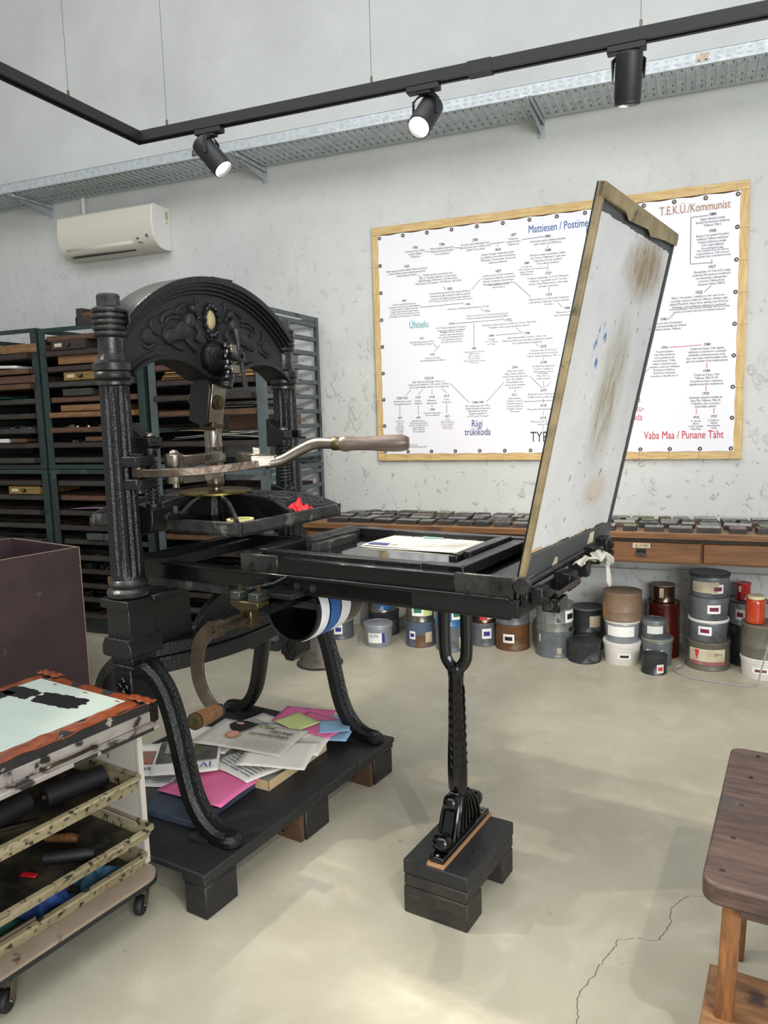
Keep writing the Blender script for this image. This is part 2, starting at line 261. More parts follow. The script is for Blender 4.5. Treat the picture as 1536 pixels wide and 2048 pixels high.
# ---- wall chart contents: (year, (x, z), text height, lines), headings, connector lines
CHART_BLOCKS=[('1766', (-1.733, 2.593), 0.0165, ['Arst Ernst Peter Wilde', 'asutab trükikoja', 'Põltsamaal']),
('1786', (-1.547, 2.593), 0.0165, ['Wilde trükikoja võtavad üle', 'Michael Gerhard Grenzius', 'ja Georg Kupzau']),
('1789', (-1.325, 2.596), 0.0165, ['Grenzius asub trükikojaga Tartu', 'ülikooli juurde, mis ei maksa rendi,', 'edekalt Toome tänav']),
('1633', (-1.795, 2.479), 0.0165, ['Balti esimest pärmelt trükikal Christoph Reusner', 'asutab Tallinna esimese gümnaasiumi juurde', 'kuulsa trükikoja, Rüütli 2']),
('', (-1.579, 2.412), 0.0165, ['Trükikoda pärib oma asumise kuni', 'kuni 19. sajandini trükkalite hooleks kaasas:', '1828 Westphal, 1834 Simon, 1678 Brendeken,', '1746 Köhler, 1769 Lindfors, 1799 Minuth, 1829 Dullo']),
('1820', (-1.5, 2.308), 0.0165, ['Friedrich Meinhg asutab Dullo ärinpa abielludes', 'rentnieeles Lindfors pärijate trükikoda, tuntud', 'seelaelt ka kui Tallinna gümnaasiumi trükikoda']),
('', (-1.497, 2.238), 0.013, ['1873–1907 kandis trükikoda J. H. Dullo omaniku nime kasutades']),
('1861', (-1.818, 2.259), 0.0145, ['Lindfors pärijad trükikoja juurde', 'asutatakse Eesti ajs esimene ajaleheväljaanne', 'peatselt tegutses esmalgid. Pear vahel', 'edekalk vajanev tegevus sajand avatud', 'ka Tartu. Giilsed samet trükitsevas Kõue', 'Grunsdfgeoneet konseltseg / se hõiastavad']),
('1903', (-1.379, 2.2), 0.015, ['Christoph von Mickwitz (ajaleht Revalsche Zeitung)']),
('1916', (-1.251, 2.147), 0.015, ['Pühal Leos nimerod (Loi V) asemel trükikoda jälub', 'esinema raua pärinide jalutaja Julius Bernhard Bikner']),
('1914', (-1.494, 2.083), 0.0165, ['K.-Ü Ühiselu omandab Treumanni-', 'Feldweegi trükikoja Orevitaalid']),
('', (-1.493, 2.034), 0.0145, ['Hangitakse Eesti ala esimesed', 'Linotype reljge ladumismasinad', 'ning rotatsioonitrükimasin Riechel,', 'seda tublamalt See masinat', 'seda eluja suumma Peterseni']),
('1911', (-1.7, 2.003), 0.0145, ['Natoliidu laastus kirjastus Hiines', 'Ühiselu (Tallinna Teataja)']),
('1907', (-1.628, 1.893), 0.0145, ['Treumann & Feldweg', 'vastuolukia Kirjandusse trükikoda']),
('1882', (-1.342, 1.918), 0.0135, ['R. Jasnan (ajaleht Ivo Reisent)', '1889 K. Trunz', '1890 T. Jakobsen', '1891 A. Jedmann', '1893 ajaleht Kenntnis tervetja', '1914 Ühiselu']),
('1922', (-1.111, 2.08), 0.0165, ['Asutatakse kirjastus-ühisus ja trükikoda Ühiselu, Pikk 40/42.', 'Trükitakse tsehv- ja anserkandidoks trükised']),
('1898', (-1.226, 1.99), 0.0145, ['A. Kallaji', '1911 G. Prander', 'ja E. Rinal']),
('1940', (-0.994, 1.99), 0.0165, ['Natsionaliseeritakse, lõetakse endise nime.', 'Ühiselu spetsialiseerub paberiline, kvaliktistik, plakatite,', 'ete- ja linkriandtate trükkimisele']),
('2005', (-0.891, 1.902), 0.0165, ['Ühiselust saab AS Kroonmi.', 'Kõrgetrükinõunadel kolitud(ke', 'Polymeri kultuuritehasesse, Ülase 16']),
('2008', (-0.891, 1.803), 0.0165, ['Paraillesleck tegutsevad', 'Polymeri Tallinnas ja', 'Parmtraksteis Tartus']),
('', (-0.891, 1.737), 0.0145, ['Eestvedajad', 'Mado Wilton ja', 'Lemmit Kaplinski']),
('2006', (-1.074, 1.782), 0.0165, ['Tallinna linn annab', 'Riigi Teataja trükikoja', 'ruumid Polymeriile kasutada,', 'Enne uus kollitakse', 'Kultuurikatla majja,', 'pärast saad osasaatusi', 'avada käitumis']),
('2011', (-1.077, 1.607), 0.0155, ['Kultuurikatlasi', 'kollitakse osaamad', 'Trükimuuseumisse', 'Polymeri trükikoda', 'kollitakse Tartusse', '2016 aastal']),
('2009', (-0.892, 1.628), 0.0165, ['Asutatakse Eesti Trükimuuseum,', 'Greiflik keeleves majaa, Kastani 48']),
('2014', (-0.893, 1.533), 0.0165, ['Muuseum kolib Aparaaditehasesse']),
('2018', (-0.895, 1.454), 0.0165, ['Muuseum kolib kõrgalaed-', 'Kastani 48F']),
('1877', (-1.078, 2.6), 0.0155, ['Schünmann', 'asutab Grenziusi', 'trükikoja üra']),
('1814', (-1.178, 2.521), 0.0165, ['Johann Christian Schünmann asutab', 'aas trükikoja Tartu ülikooli ja Liivimaa', 'Üldtemälise Ökonoomilise Sotsieteedi', 'tellimuste täitmiseks']),
('1840', (-0.864, 2.568), 0.0165, ['Schünmann sureb, trükikoja hinjatäks', 'saab oreilane Carl Mattiesen']),
('1848', (-0.863, 2.485), 0.0165, ['Mattiesen asutab emasimelise trükko-', 'koja Tartuse Vallikraavi 4, saab sinna', 'Schünmanni kooda senditaud', 'Tartu ülikooli trükikoja']),
('1880', (-0.995, 2.421), 0.0145, ['A. A. Broeck', '1902 J. Hannu / Jär+', '(ajaleht Virulane)', '1908 Mattiesen']),
('1837', (-1.177, 2.389), 0.0165, ['Laaffresi kutuan Tartus asutatakse', 'H. Laakmanni trükikoda, mis kujuneb', 'ehkkusle asesikselte ärihandmegee', 'kirjanduse avaldaanas keskusexia']),
('', (-1.176, 2.309), 0.0145, ['1948 asetatakse koo(s) eip', 'oskuste kirjastus']),
('1929', (-0.862, 2.346), 0.0165, ['Trükikoja asmanikuks on OÜ K. Mattiesen,', 'trükikoda. Tegevjuhiks on K-Ü Loodus', 'direktor Hans Männik ning Loodus asuab', 'suuremas osakonnast']),
('1933', (-0.857, 2.217), 0.0165, ['Kirjastus-ühisus Loodus asutab Laakmanni', 'ja Bergmanni trükikojad, kasutav emavana', 'Eesrükis']),
('1940', (-0.746, 2.126), 0.0165, ['Natsionaliseeritakse ja', 'Hans Heidemanni nimelise']),
('1923-24', (-1.657, 1.738), 0.0165, ['Riigi trükikoda (Kammegas, Niine 11) –', 'kõige suurem trükikoda 1920. aastaste Tallinnas,', 'mis teostab riiklikult ohaisi tööd, nt trükib raha']),
('1920-1921', (-1.851, 1.613), 0.0165, ['Kunstiteaduse ja selle', 'copyograafionnakond']),
('1920', (-1.737, 1.613), 0.0165, ['Sõjavärt', 'trükikoda']),
('1918', (-1.639, 1.612), 0.0165, ['Kaitsmine-', 'ministeerium']),
('1919', (-1.535, 1.615), 0.0165, ['Posti', 'Postimees']),
('1938', (-1.638, 1.53), 0.0145, ['Seetõttus Kultusemega', 'Vabrusse trükikoda']),
('1873', (-1.872, 1.48), 0.0135, ['Aafit Eventen', 'Vabanne', 'trükikoda', '(linograafia),', 'kais tegutses', 'kuni 1885.', 'asutatatr']),
('1876', (-1.737, 1.479), 0.0135, ['Wilhelm Kömmuns', '1879 Kommuna Printprülk', 'Laurilaas Ues Kammevercien', '(Jossdt trükikoda)', '1887 E. Michnhes', '1922 K. Hoffmann']),
('1873', (-1.533, 1.482), 0.0135, ['T. Kuis', '1883 H. Mathiesen', '1905 A. Lauraman', '1914 B. A. Pärn', '1918 E. Tarvit']),
('1944-1949', (-1.321, 1.567), 0.0155, ['Niine tänava maja saab 1944. a.', 'suurepommitamises kannatada,', 'Riigi trükikoda kolitakse', 'vanalinna (Saarjala 13)', 'ja 1949. aastal Toompuule']),
('1880', (0.073, 2.586), 0.0165, ['Eugen Häusbel asutab', 'Revaler Beobachteri trükikoja', 'Tallinnas, Pikk 2']),
('1905', (0.074, 2.494), 0.0165, ['Andres Pert asutab Päevalehe', 'trükikoja Tallinna vanalinnas', 'Dunkri ja Raekoja nurgal.', '1914 ostab trükikoja', 'Georg Eduard Luiga']),
('', (0.076, 2.39), 0.0145, ['1906 omavalne Eesti ala esimene', 'rongatisellmann ja 1908 esimesed', 'Typograph-tüüpi reaaladumismasinad']),
('1917', (0.075, 2.293), 0.0165, ['Ühendatakse A. Petti (G.E. Luiga)', 'ja Revaler Beobachteri trükikojad,', 'moodustatakse ajakirjandus-', 'kontsern Tallinna Eesti', 'Kirjastus-Ühisus (TEKÜ)']),
('1922', (0.009, 2.156), 0.0165, ['Pikk 2 / Vaesimahe 1 valmib moodne uus hoone –', 'see kõige suurem trükikoda Tallinnas. Antakse välja', 'ajalehti Päevaleht, Asg ja Kaeh, ajakirja Laste Rõõm ja', 'Vikerkaar, turbeteükkasid, plakateid ja raamatuid']),
('', (0.011, 2.072), 0.0145, ['Uuenes käsitluhupee uues ehandk eeda Edgar Sink, kus töökale', 'paukam ja loomelae dekoratiivsesid kirjapaneleknesds']),
('1941', (-0.181, 2.017), 0.0165, ['        ...nes ja uus nimi: Kommunist.', '        ...mooliga teismatetrükikoda, kõikude', '        hankimise keskus Tallinnas']),
('1991', (-0.173, 1.851), 0.0165, ['Taasnimetatakse', 'Vaba Maa trükikoda,', 'mis spetsialiseerub', 'turvatrükisele. Trüki-', 'stiiliate arhiivmuuseum', 'kolitakse endisesse trükikoja', 'Kommunist klubisse,', 'Paul Pinna rahvamaja', 'ruumidesse, Raudkorva 10']),
('1980', (0.059, 1.856), 0.0165, ['Trükikoda Punane Täht algatab', 'säilitamise ja haridustöö eesmärgil', 'trükisiviline arhiivmuuseumi asuta-', 'mise, mis kogub kõikvõimalikke trüki-', 'ajaloolisi artefakte Eesti trükikodadest']),
('1940', (0.06, 1.704), 0.0165, ['Trükikoda Punane Täht', 'Tallinnas, Pikk 54–58.', 'Spetsialiseerutakse raamatute,', 'ajapikku pakendite trükkimisele']),
('1920', (0.058, 1.573), 0.0165, ['Asutatakse kirjastus-trükikoda', 'Vaba Maa Tallinnas, Pikk 54.', 'Trükitakse õhtu- ja meele-', 'lahutuslikke ajalehti']),
('1912', (0.009, 1.436), 0.0145, ['K. Aareck,', 'Narva', '(1918 ostuadab', 'Vaba Maa)']),
('1913', (0.105, 1.439), 0.0145, ['H. Avikson,', 'Viljandi', '(omandatakse', '1918)'])]
CHART_HEADS=[('Mattiesen / Postimees', (-0.984, 2.599), 'blue'), ('H', (-0.634, 2.549), 'blue'), ('Ühiselu', (-1.788, 2.073), 'teal'), ('Riigi', (-1.367, 1.406), 'navy'), ('trükikoda', (-1.414, 1.352), 'navy'), ('TYP', (-0.977, 1.302), 'ink'), ('T.E.K.Ü./Kommunist', (-0.214, 2.611), 'tan'), ('Vaba Maa / Punane Täht', (-0.284, 1.31), 'red'), ('a', (-0.323, 1.533), 'rose'), ('atu-', (-0.347, 1.478), 'rose'), ('oda', (-0.354, 1.425), 'rose')]
CHART_LINES=[(-1.665, 2.559, -1.633, 2.557, 'g'), (-1.462, 2.562, -1.428, 2.561, 'g'), (-1.713, 2.413, -1.693, 2.395, 'g'), (-1.546, 2.325, -1.526, 2.304, 'g'), (-1.353, 2.29, -1.295, 2.347, 'g'), (-1.706, 2.205, -1.422, 2.209, 'g'), (-1.422, 2.219, -1.405, 2.199, 'g'), (-1.222, 2.562, -1.134, 2.563, 'g'), (-1.178, 2.557, -1.178, 2.537, 'g'), (-1.021, 2.565, -0.886, 2.569, 'g'), (-0.863, 2.516, -0.863, 2.499, 'g'), (-0.863, 2.401, -0.863, 2.361, 'g'), (-0.941, 2.38, -0.869, 2.379, 'g'), (-0.857, 2.261, -0.857, 2.231, 'g'), (-1.075, 2.313, -0.968, 2.21, 'g'), (-0.803, 2.165, -0.775, 2.133, 'g'), (-1.295, 2.166, -1.273, 2.147, 'g'), (-1.157, 2.099, -1.133, 2.078, 'g'), (-1.47, 2.083, -1.154, 2.086, 'g'), (-1.34, 2.078, -1.342, 1.932, 'g'), (-1.626, 1.968, -1.594, 1.936, 'g'), (-1.574, 1.951, -1.614, 1.911, 'g'), (-1.786, 1.666, -1.821, 1.632, 'g'), (-1.701, 1.667, -1.734, 1.632, 'g'), (-1.636, 1.666, -1.637, 1.631, 'g'), (-1.568, 1.669, -1.534, 1.635, 'g'), (-1.506, 1.695, -1.38, 1.567, 'g'), (-1.87, 1.562, -1.871, 1.494, 'g'), (-1.736, 1.563, -1.738, 1.496, 'g'), (-1.638, 1.565, -1.639, 1.544, 'g'), (-1.535, 1.564, -1.537, 1.498, 'g'), (-1.064, 2.029, -1.022, 1.988, 'g'), (-1.198, 1.99, -1.039, 1.993, 'g'), (-0.94, 1.922, -0.921, 1.9, 'g'), (-0.89, 1.835, -0.89, 1.817, 'g'), (-0.89, 1.685, -0.89, 1.642, 'g'), (-0.98, 1.721, -0.902, 1.643, 'g'), (-0.842, 1.679, -0.882, 1.643, 'g'), (-1.074, 1.643, -1.074, 1.621, 'g'), (-1.264, 1.567, -1.146, 1.687, 'g'), (-1.021, 1.561, -0.814, 1.563, 'g'), (-0.893, 1.579, -0.893, 1.548, 'g'), (-0.894, 1.5, -0.894, 1.468, 'g'), (-0.895, 1.403, -0.895, 1.374, 'g'), (-0.042, 2.581, 0.049, 2.582, 'g'), (-0.042, 2.581, -0.041, 2.32, 'g'), (-0.041, 2.32, 0.071, 2.318, 'g'), (0.074, 2.336, 0.074, 2.308, 'g'), (0.073, 2.189, 0.037, 2.154, 'g'), (-0.123, 2.046, -0.159, 2.013, 'g'), (-0.15, 1.851, 0.03, 1.855, 'r'), (0.06, 1.749, 0.061, 1.719, 'r'), (0.059, 1.617, 0.059, 1.588, 'r'), (0.01, 1.485, 0.009, 1.454, 'r'), (0.106, 1.486, 0.105, 1.455, 'r'), (-0.26, 1.731, -0.289, 1.706, 'g')]
# ---------------------------------------------------------------- room shell
def plaster():
    m = bpy.data.materials.new('white_rough_plaster'); m.use_nodes = True; nt = m.node_tree; N = nt.nodes; L = nt.links
    b = N['Principled BSDF']; b.inputs['Roughness'].default_value = .85
    tc = N.new('ShaderNodeTexCoord')
    def noise(sc, det=6, ro=.6, st=None):
        n = N.new('ShaderNodeTexNoise'); n.inputs['Scale'].default_value = sc; n.inputs['Detail'].default_value = det; n.inputs['Roughness'].default_value = ro
        if st:
            mp = N.new('ShaderNodeMapping'); mp.inputs['Scale'].default_value = st; L.new(tc.outputs['Object'], mp.inputs[0]); L.new(mp.outputs[0], n.inputs['Vector'])
        else: L.new(tc.outputs['Object'], n.inputs['Vector'])
        return n
    def rng(o, a, b_, c=0, d=1):
        r = N.new('ShaderNodeMapRange'); r.inputs[1].default_value = a; r.inputs[2].default_value = b_; r.inputs[3].default_value = c; r.inputs[4].default_value = d; L.new(o, r.inputs[0]); return r.outputs[0]
    def math_(op, a, b_):
        q = N.new('ShaderNodeMath'); q.operation = op
        for i, v in enumerate((a, b_)):
            if isinstance(v, (int, float)): q.inputs[i].default_value = v
            else: L.new(v, q.inputs[i])
        return q.outputs[0]
    n1 = noise(1.2); x = N.new('ShaderNodeMix'); x.data_type = 'RGBA'; x.inputs[6].default_value = srgb((206,207,202)); x.inputs[7].default_value = srgb((190,191,187))
    L.new(rng(n1.outputs['Fac'], .35, .7), x.inputs[0]); L.new(x.outputs[2], b.inputs['Base Color'])
    sep = N.new('ShaderNodeSeparateXYZ'); L.new(tc.outputs['Object'], sep.inputs[0])
    low = rng(sep.outputs['Z'], 1.0, 3.4, 1, .18)                      # the wall is rougher lower down
    flake = rng(noise(5, 8, .62, (1.3, 1, .8)).outputs['Fac'], .56, .6)
    flake2 = rng(noise(15, 6, .6).outputs['Fac'], .6, .66)
    fine = noise(34, 5, .6).outputs['Fac']
    mask = rng(noise(1.6, 3).outputs['Fac'], .42, .62)
    h = math_('ADD', math_('MULTIPLY', math_('MULTIPLY', flake, .45), mask), math_('MULTIPLY', flake2, .5))
    h = math_('ADD', math_('MULTIPLY', h, low), math_('MULTIPLY', fine, .22))
    bp = N.new('ShaderNodeBump'); bp.inputs['Strength'].default_value = .85; bp.inputs['Distance'].default_value = .012
    L.new(h, bp.inputs['Height']); L.new(bp.outputs[0], b.inputs['Normal'])
    return m
m_wall = plaster()
def concrete():
    m = bpy.data.materials.new('polished_concrete'); m.use_nodes = True; nt = m.node_tree; N = nt.nodes; L = nt.links
    b = N['Principled BSDF']
    tc = N.new('ShaderNodeTexCoord')
    def noise(sc, det=6, ro=.6, dist=0):
        n = N.new('ShaderNodeTexNoise'); n.inputs['Scale'].default_value = sc; n.inputs['Detail'].default_value = det; n.inputs['Roughness'].default_value = ro; n.inputs['Distortion'].default_value = dist
        L.new(tc.outputs['Object'], n.inputs['Vector']); return n.outputs['Fac']
    def rng(o, a, b_, c=0, d=1):
        r = N.new('ShaderNodeMapRange'); r.inputs[1].default_value = a; r.inputs[2].default_value = b_; r.inputs[3].default_value = c; r.inputs[4].default_value = d; L.new(o, r.inputs[0]); return r.outputs[0]
    def mix(f, a, c):
        x = N.new('ShaderNodeMix'); x.data_type = 'RGBA'; L.new(f, x.inputs[0])
        if isinstance(a, tuple): x.inputs[6].default_value = srgb(a)
        else: L.new(a, x.inputs[6])
        x.inputs[7].default_value = srgb(c); return x.outputs[2]
    c = mix(rng(noise(1.3, 5, .6, .8), .35, .7), (190,183,161), (170,164,144))
    c = mix(rng(noise(5, 8, .7, .4), .5, .8), c, (202,197,178))
    c = mix(rng(noise(9, 4), .7, .74, 0, .5), c, (118,108,92))
    L.new(c, b.inputs['Base Color'])
    L.new(rng(noise(3, 6), .3, .7, .3, .5), b.inputs['Roughness'])
    bp = N.new('ShaderNodeBump'); bp.inputs['Strength'].default_value = .05; bp.inputs['Distance'].default_value = .004; L.new(noise(30), bp.inputs['Height']); L.new(bp.outputs[0], b.inputs['Normal'])
    return m
m_floor = concrete()
struct(MB().box((-8.5,-9,-.1), (4.5,.3,0)).build('floor', m_floor, smooth=0))
struct(MB().box((-8.5,-9,0), (-8.2,0,5.4)).build('wall_left', m_wall, smooth=0))
CR = [(0.083, -2.534), (0.058, -2.577), (0.005, -2.599), (-0.02, -2.649), (-0.036, -2.675), (-0.039, -2.72), (-0.032, -2.741), (-0.046, -2.783), (-0.063, -2.827), (-0.089, -2.845), (-0.12, -2.843), (-0.169, -2.865), (-0.176, -2.905), (-0.191, -2.953), (-0.207, -2.989), (-0.231, -3.074), (-0.252, -3.136), (-0.238, -3.183), (-0.241, -3.213), (-0.266, -3.293)]
q_ = random.Random(2); pts_ = []
for (a0, b0), (a1, b1) in zip(CR, CR[1:]):
    for k in range(4): pts_.append(Vector((a0+(a1-a0)*k/4+q_.uniform(-.004,.004), b0+(b1-b0)*k/4+q_.uniform(-.004,.004), 0)))
m_ = MB(); v_ = []
for i, pt_ in enumerate(pts_):
    w__ = .0008+.0006*math.sin(i*1.7)**2; v_ += [(pt_.x-w__, pt_.y, .0004), (pt_.x+w__, pt_.y, .0004)]
m_.add(v_, [(2*i, 2*i+1, 2*i+3, 2*i+2) for i in range(len(pts_)-1)])
struct(m_.build('trim_2', mat('crack_dust', (92,86,76), .9), smooth=0))
struct(MB().box((-8.5,0,0), (4.5,.3,5.4)).build('wall_back', m_wall, smooth=0))

struct(MB().box((-2.4,-.05,0), (4.4,0,.5)).build('trim_1', m_wall, smooth=0))

# ---------------------------------------------------------------- text helper
FONTCACHE = {}
def text(s, size, mt, name, parent, loc, rot=(R(90),0,0), sx=1, align='CENTER', bold=0, res=1, sp=1.0, lsp=1.0, ext=0):
    c = bpy.data.curves.new(name, 'FONT'); c.body = s; c.size = size; c.align_x = align; c.resolution_u = res
    c.space_line = lsp; c.space_character = sp; c.offset = bold; c.extrude = ext; c.fill_mode = 'FRONT' if not ext else 'BOTH'
    o = bpy.data.objects.new(name, c); COL.objects.link(o)
    bpy.context.view_layer.update()
    me = bpy.data.meshes.new_from_object(o.evaluated_get(bpy.context.evaluated_depsgraph_get()))
    bpy.data.objects.remove(o); bpy.data.curves.remove(c)
    me.name = name; me.materials.clear(); me.materials.append(mt)
    r = bpy.data.objects.new(name, me); COL.objects.link(r); r.parent = parent; r.location = loc; r.rotation_euler = rot; r.scale = (sx, 1, 1)
    return r

# ---------------------------------------------------------------- wall chart
def chart():
    t = thing('wall_chart', 'large white genealogy chart banner laced inside a pale pine frame on the back wall', 'chart', (0,0,0))
    X0, X1, Z0, Z1 = -2.045, .262, 1.185, 2.752; FW = .052
    MB().box((X0,-.035,Z1-FW), (X1,-.003,Z1)).build('frame_rail', m_pine, t, bevel=.002)
    MB().box((X0,-.035,Z0), (X1,-.003,Z0+FW)).build('frame_rail', m_pine, t, bevel=.002)
    MB().box((X0,-.034,Z0+FW), (X0+FW,-.003,Z1-FW)).build('frame_rail', m_pinev, t, bevel=.002)
    MB().box((X1-FW,-.034,Z0+FW), (X1,-.003,Z1-FW)).build('frame_rail', m_pinev, t, bevel=.002)
    bx0, bx1, bz0, bz1 = X0+.045, X1-.045, Z0+.045, Z1-.055
    def fn(u, v):
        x = bx0+(bx1-bx0)*u; z = bz0+(bz1-bz0)*v
        sag = .006*math.sin(PI*u*13)**2
        if v > .96: z -= sag
        if v < .04: z += sag*.7
        if u < .03: x += .004*math.sin(PI*v*8)**2
        if u > .97: x -= .004*math.sin(PI*v*8)**2
        return (x, -.039-.0015*math.sin(u*9)*math.sin(v*5), z)
    MB().grid(78, 48, fn).build('banner', m_banner, t, fix=True)
    eye = None; cord = None
    def put(x, z, dx, dz):
        nonlocal eye, cord
        if eye is None:
            rs = [[((rr)*math.cos(a), yy, (rr)*math.sin(a)) for a in [2*PI*k/12 for k in range(12)]] for rr, yy in ((.012,0),(.011,-.003),(.006,-.003),(.005,0))]
            eye = MB().rings(rs, caps=False).build('eyelet', m_eye, t)
            MB().lathe([(.0055,0),(.0055,.0006)], axis='y', n=10).build('eyelet_hole', m_cord, eye)
            e = eye
        else: e = dup(eye, t)
        e.location = (x, -.0425, z)
        L_ = .075
        if cord is None: cord = MB().tube([(0,-.003,0),(0,-.004,.02),(0,-.002,.055),(0,.004,.066),(0,.03,.066)], .0016, 5).build('lacing_cord', m_cord, t); c = cord
        else: c = dup(cord, t)
        c.location = (x, -.0405, z); c.rotation_euler = (0, math.atan2(dx, dz), 0)
    nt, ns = 14, 8
    for i in range(nt):
        x = bx0+.015+(bx1-bx0-.03)*i/(nt-1); put(x, bz1-.018, 0, 1); put(x, bz0+.018, 0, -1)
    for j in range(1, ns):
        z = bz0+.018+(bz1-bz0-.036)*j/ns; put(bx0+.014, z, -1, 0); put(bx1-.014, z, 1, 0)
    yy = -.0425
    for (yr, (x, z), s, lines) in CHART_BLOCKS:
        if yr: text(yr, s*1.5, INK['yr'], 'year_text', t, (x, yy, z-.008), bold=.0003, sx=.8)
        o = text('\n'.join(lines), s*1.06, INK['body'], 'paragraph_text', t, (x, yy, z-.028 if yr else z-.008), sx=.84, lsp=1.02)
    for (s, (x, z), c) in CHART_HEADS:
        big = {'TYP': .088}.get(s, .062)
        if s in ('a','atu-','oda'): big = .056
        text(s, big*1.08, INK[c], 'heading_text', t, (x, yy, z), sx=.68, align='LEFT', res=3)
    text('Koostöölises Sotsionaal Mureg, plaadi 2019. aastal\napperaiti Grito Reheset. Tallinna trükikodade genealoogiast (1982)', .014, INK['body'], 'paragraph_text', t, (-1.955, yy, 1.29), sx=.72, align='LEFT')
    for i, (xa, za, xb, zb, c) in enumerate(CHART_LINES):
        d = Vector((xb-xa, 0, zb-za)).normalized(); n_ = Vector((-d.z, 0, d.x))*.0016
        a = Vector((xa, yy, za)); b = Vector((xb, yy, zb))
        MB().add([a+n_, b+n_, b-n_, a-n_], [(0,1,2,3)]).build('connector_line', INK[c], t, smooth=0)
chart()

# ---------------------------------------------------------------- cable tray
def tray():
    t = thing('cable_tray', 'long galvanised perforated cable tray on wall brackets under the black lighting track', 'cable tray', (0,0,0))
    x0, x1 = -6.2, 1.6; zb = 3.262; y0, y1 = -.40, -.045
    m = MB()
    p = .05; n = int((x1-x0)/p)
    m.box((x0,y0,zb), (x1,y1,zb+.0015))
    # transverse embossed ribs
    for i in range(n):
        x = x0+(i+.5)*p
        m.prism([(x-.009,zb-.0005),(x+.009,zb-.0005),(x+.004,zb-.006),(x-.004,zb-.006)], 'y', y0+.03, y1-.04)
    # outer lip pierced by two rows of slots
    for (za, zz) in ((0,.014),(.024,.040),(.050,.066)): m.box((x0,y0-.0015,zb+za), (x1,y0,zb+zz))
    for i in range(n*1+1):
        x = x0+i*p
        m.box((x-.012,y0-.0015,zb+.014), (x+.012,y0,zb+.024)); m.box((x-.016,y0-.0015,zb+.040), (x+.016,y0,zb+.050))
    m.box((x0,y1,zb), (x1,y1+.0015,zb+.062)); m.box((x0,y0-.0015,zb+.064), (x1,y0+.008,zb+.067))
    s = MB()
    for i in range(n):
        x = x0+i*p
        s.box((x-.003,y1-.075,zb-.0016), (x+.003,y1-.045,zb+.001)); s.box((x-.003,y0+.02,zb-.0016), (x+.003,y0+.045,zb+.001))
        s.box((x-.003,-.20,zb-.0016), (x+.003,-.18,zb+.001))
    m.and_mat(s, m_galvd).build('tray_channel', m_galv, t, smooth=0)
    br = None
    for x in (-4.86, -2.866, -.908, 1.05):
        if br is None:
            b = MB(); b.prism([(-.43,zb-.004),(-.43,zb-.018),(-.003,zb-.085),(-.003,zb-.004)], 'x', -.0015, .0015)
            b.box((-.022,-.43,zb-.008), (.022,-.003,zb-.0065)); b.box((-.022,-.006,zb-.1), (.022,-.001,zb-.004))
            b.box((.018,-.40,zb-.03), (.02,-.003,zb-.0065))
            br = b.build('bracket', m_galv, t, smooth=0); MB().lathe([(.008,0),(.008,.006)], (0,-.012,zb-.05), 'y', 6).build('bolt', m_galv, br); c = br
        else: c = dup(br, t)
        c.location.x = x
    for x in (-3.19, -.0, .0005+.02):
        pass
    for x in (-3.16, .0):
        MB().box((x-.03,y0-.004,zb+.012), (x+.03,y0-.001,zb+.056)).box((x-.022,y0-.012,zb+.02), (x-.012,y0-.003,zb+.05)).box((x+.012,y0-.012,zb+.02), (x+.022,y0-.003,zb+.05)).build('joint_plate', m_steel, t, smooth=0)
tray()
tag(MB().tube([(-4.5,-.03,3.27),(-4.5,-.03,3.06)], .016, 10).build('drain_pipe', m_white), 'short white vertical pipe dropping from the cable tray to the air conditioner', 'pipe')

# ---------------------------------------------------------------- air conditioner
def aircon():
    t = thing('air_conditioner', 'white wall-mounted air conditioner under the left end of the cable tray', 'air conditioner', (-4.61,0,2.78))
    W = .895; H = .31
    prof = [(-.002,H),(-.19,H),(-.205,H-.012)]+[(-.205-.012*math.sin(PI*k/10)+ (.0 if k<5 else 0), H-.02-.2*k/10) for k in range(1,7)]
    prof += [(-.205,.09),(-.19,.055),(-.165,.025),(-.13,.006),(-.10,0),(-.002,0)]
    MB().prism(prof, 'x', 0, W).build('body', m_whitep, t, bevel=.003)
    MB().prism([(y*1.0-.001 if y < -.01 else y, z*1.0) for y, z in prof], 'x', W, W+.012).build('end_cap', m_white, t, bevel=.002)
    MB().add([(.06,-.198,.066),(.70,-.198,.066),(.70,-.136,.0045),(.06,-.136,.0045)], [(0,1,2,3)]).build('louvre', m_whitep, t, solid=.006)
    MB().box((.09,-.152,.004), (.69,-.135,.012)).build('air_slot', INK['black'], t)
    MB().lathe([(.011,0),(.011,.004),(.008,.006)], (.845,-.2125,.085), 'y', 14).build('sensor', m_steel, t)
    MB().box((.745,-.2,.07), (.765,-.205,.082)).box((.75,-.19,.045), (.79,-.196,.05)).build('indicator', m_galvd, t)
    l = MB().box((W+.012,-.06,H-.09), (W+.0135,-.03,H-.03)); l.box((W+.012,-.055,H-.12), (W+.0135,-.035,H-.10)); l.build('sticker', m_glabel, t)
aircon()

